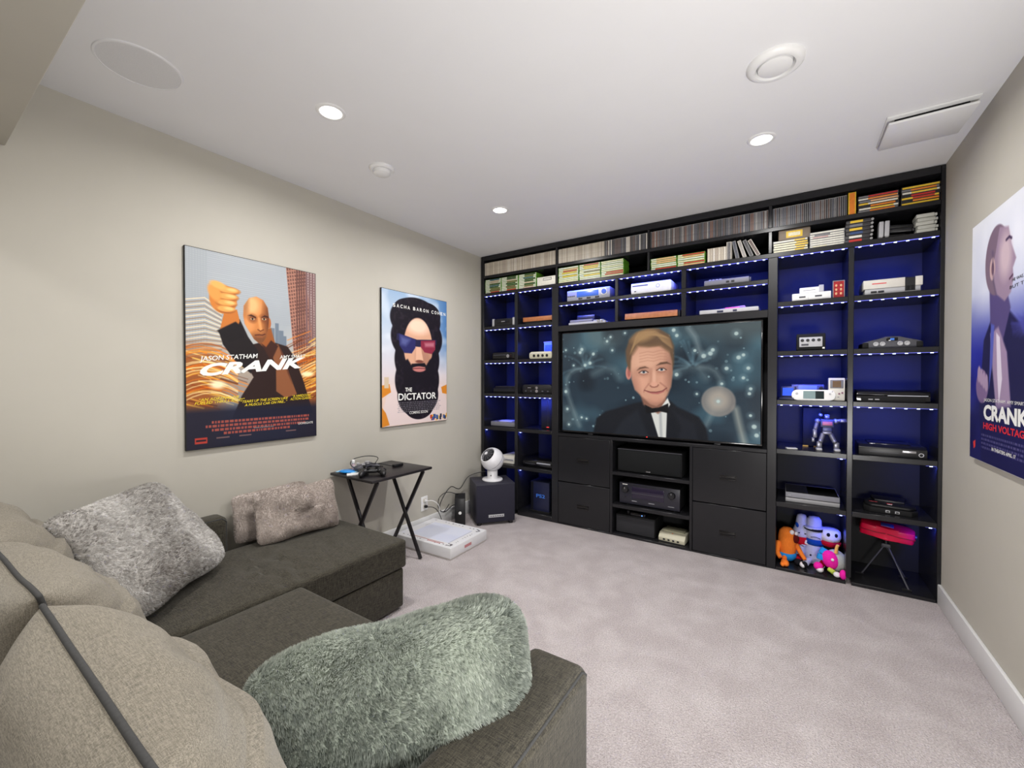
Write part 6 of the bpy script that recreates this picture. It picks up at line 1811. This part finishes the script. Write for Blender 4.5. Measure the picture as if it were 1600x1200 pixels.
plush('round white headed soft toy with a red collar behind the pink toy', (2.752, YF + 0.20, ZF), 0.1,
      ('head', WH_, ('lathe', [(0.03, 0.165), (0.05, 0.175), (0.058, 0.20), (0.055, 0.235), (0.04, 0.25), (0.0, 0.254)], (0, 0, 0), 28)),
      ('collar', RD_, ('lathe', [(0.035, 0.135), (0.056, 0.148), (0.058, 0.165), (0.04, 0.175)], (0, 0, 0), 24)),
      ('body', BK_, ('lathe', [(0.0, 0.0), (0.045, 0.008), (0.05, 0.05), (0.042, 0.11), (0.034, 0.145)], (0, 0, 0), 24)),
      ('eye', BK_, ('ell', (-0.018, -0.053, 0.222), (0.010, 0.006, 0.013), 12), ('ell', (0.022, -0.051, 0.222), (0.010, 0.006, 0.013), 12)),
      ('leg', RD_, ('tube', [(-0.03, -0.03, 0.04), (-0.07, -0.10, 0.025)], 0.018, 10)),
      ('shoe', WH_, ('ell', (-0.075, -0.13, 0.020), (0.022, 0.036, 0.020), 12)))
plush('sprawled pink and grey soft toy with a blue sleeve in front', (2.765, YF + 0.10, ZF), -0.15,
      ('body', GR_, ('ell', (0.012, 0.01, 0.075), (0.058, 0.05, 0.072), 22, ry(-0.3))),
      ('pink_coat', PK_, ('ell', (-0.016, -0.022, 0.085), (0.046, 0.034, 0.058), 20, ry(-0.35))),
      ('tuft', YE_, ('tube', [(0.012, -0.02, 0.135), (0.016, -0.026, 0.17), (0.022, -0.03, 0.19)], (0.010, 0.008), 10)),
      ('sleeve', BL_, ('tube', [(-0.045, 0.0, 0.14), (-0.062, -0.02, 0.10), (-0.066, -0.03, 0.075)], 0.022, 12)),
      ('hand', PK_, ('ell', (-0.075, -0.05, 0.036), (0.026, 0.026, 0.026), 14)),
      ('hand', PK_, ('ell', (0.052, -0.075, 0.028), (0.018, 0.022, 0.030), 14), ('ell', (0.066, -0.080, 0.036), (0.012, 0.008, 0.010), 10)),
      ('eye', WH_, ('ell', (-0.002, -0.055, 0.098), (0.009, 0.006, 0.009), 12)),
      ('foot', WH_, ('ell', (0.022, -0.065, 0.016), (0.020, 0.024, 0.016), 12)),
      ('leg', soft('lime', (190, 210, 90)), ('tube', [(-0.02, -0.04, 0.03), (0.006, -0.06, 0.022)], 0.014, 10)))
# plain grey toy robot pointing to the right
t = thing('toy_robot', 'grey and blue toy robot standing with one arm stretched to the right', 'toy', (2.722, YF + 0.09, ZS['d'] + 0.0004), 0.1)
RB, RG = mat('robot_slate', (74, 78, 100), 0.35, metal=0.3), mat('robot_silver', (128, 128, 138), 0.3, metal=0.6)
P('torso', t, RB, ('box', -0.034, 0.034, -0.022, 0.022, 0.150, 0.200, 0.006), ('box', -0.024, 0.024, -0.018, 0.018, 0.120, 0.152, 0.005))
P('chest_plate', t, mat('dull_rose_plastic', (170, 90, 92), 0.4), ('box', -0.026, 0.026, -0.026, -0.020, 0.162, 0.186, 0.003))
P('waist', t, RG, ('box', -0.024, 0.024, -0.017, 0.017, 0.104, 0.124, 0.005))
P('head', t, RB, ('box', -0.013, 0.013, -0.013, 0.013, 0.203, 0.230, 0.005), ('cyl', (0, 0, 0.201), 0.007, 0.008))
P('visor', t, RG, ('box', -0.010, 0.010, -0.0145, -0.012, 0.212, 0.220, 0.001))
P('shoulder_pack', t, RG, ('ell', (-0.03, 0.015, 0.225), (0.012, 0.012, 0.012), 12))
P('arm', t, RG, ('ell', (-0.048, 0, 0.186), (0.016, 0.015, 0.018), 14), ('tube', [(-0.050, 0, 0.18), (-0.060, -0.005, 0.135)], 0.011, 10), ('box', -0.074, -0.052, -0.016, 0.008, 0.080, 0.135, 0.005), ('box', -0.080, -0.064, -0.016, 0.004, 0.052, 0.080, 0.004))
P('arm', t, RG, ('ell', (0.046, 0, 0.188), (0.016, 0.015, 0.018), 14), ('tube', [(0.046, 0, 0.19), (0.070, -0.010, 0.196)], 0.011, 10), ('box', 0.064, 0.096, -0.024, 0.002, 0.184, 0.206, 0.005), ('box', 0.094, 0.122, -0.018, -0.006, 0.186, 0.196, 0.003))
for s, kx in ((-1, -0.006), (1, 0.012)):
    P('leg', t, RG, ('tube', [(s * 0.018, 0, 0.108), (s * 0.026 + kx, -0.008, 0.062)], (0.014, 0.013), 10), ('ell', (s * 0.027 + kx, -0.010, 0.060), (0.014, 0.015, 0.014), 12),
      ('box', s * 0.030 + kx * 1.6 - 0.014, s * 0.030 + kx * 1.6 + 0.014, -0.018, 0.010, 0.014, 0.056, 0.005))
    P('foot', t, LGREY, ('box', s * 0.031 + kx * 1.7 - 0.015, s * 0.031 + kx * 1.7 + 0.015, -0.034, 0.014, 0.0, 0.016, 0.005))
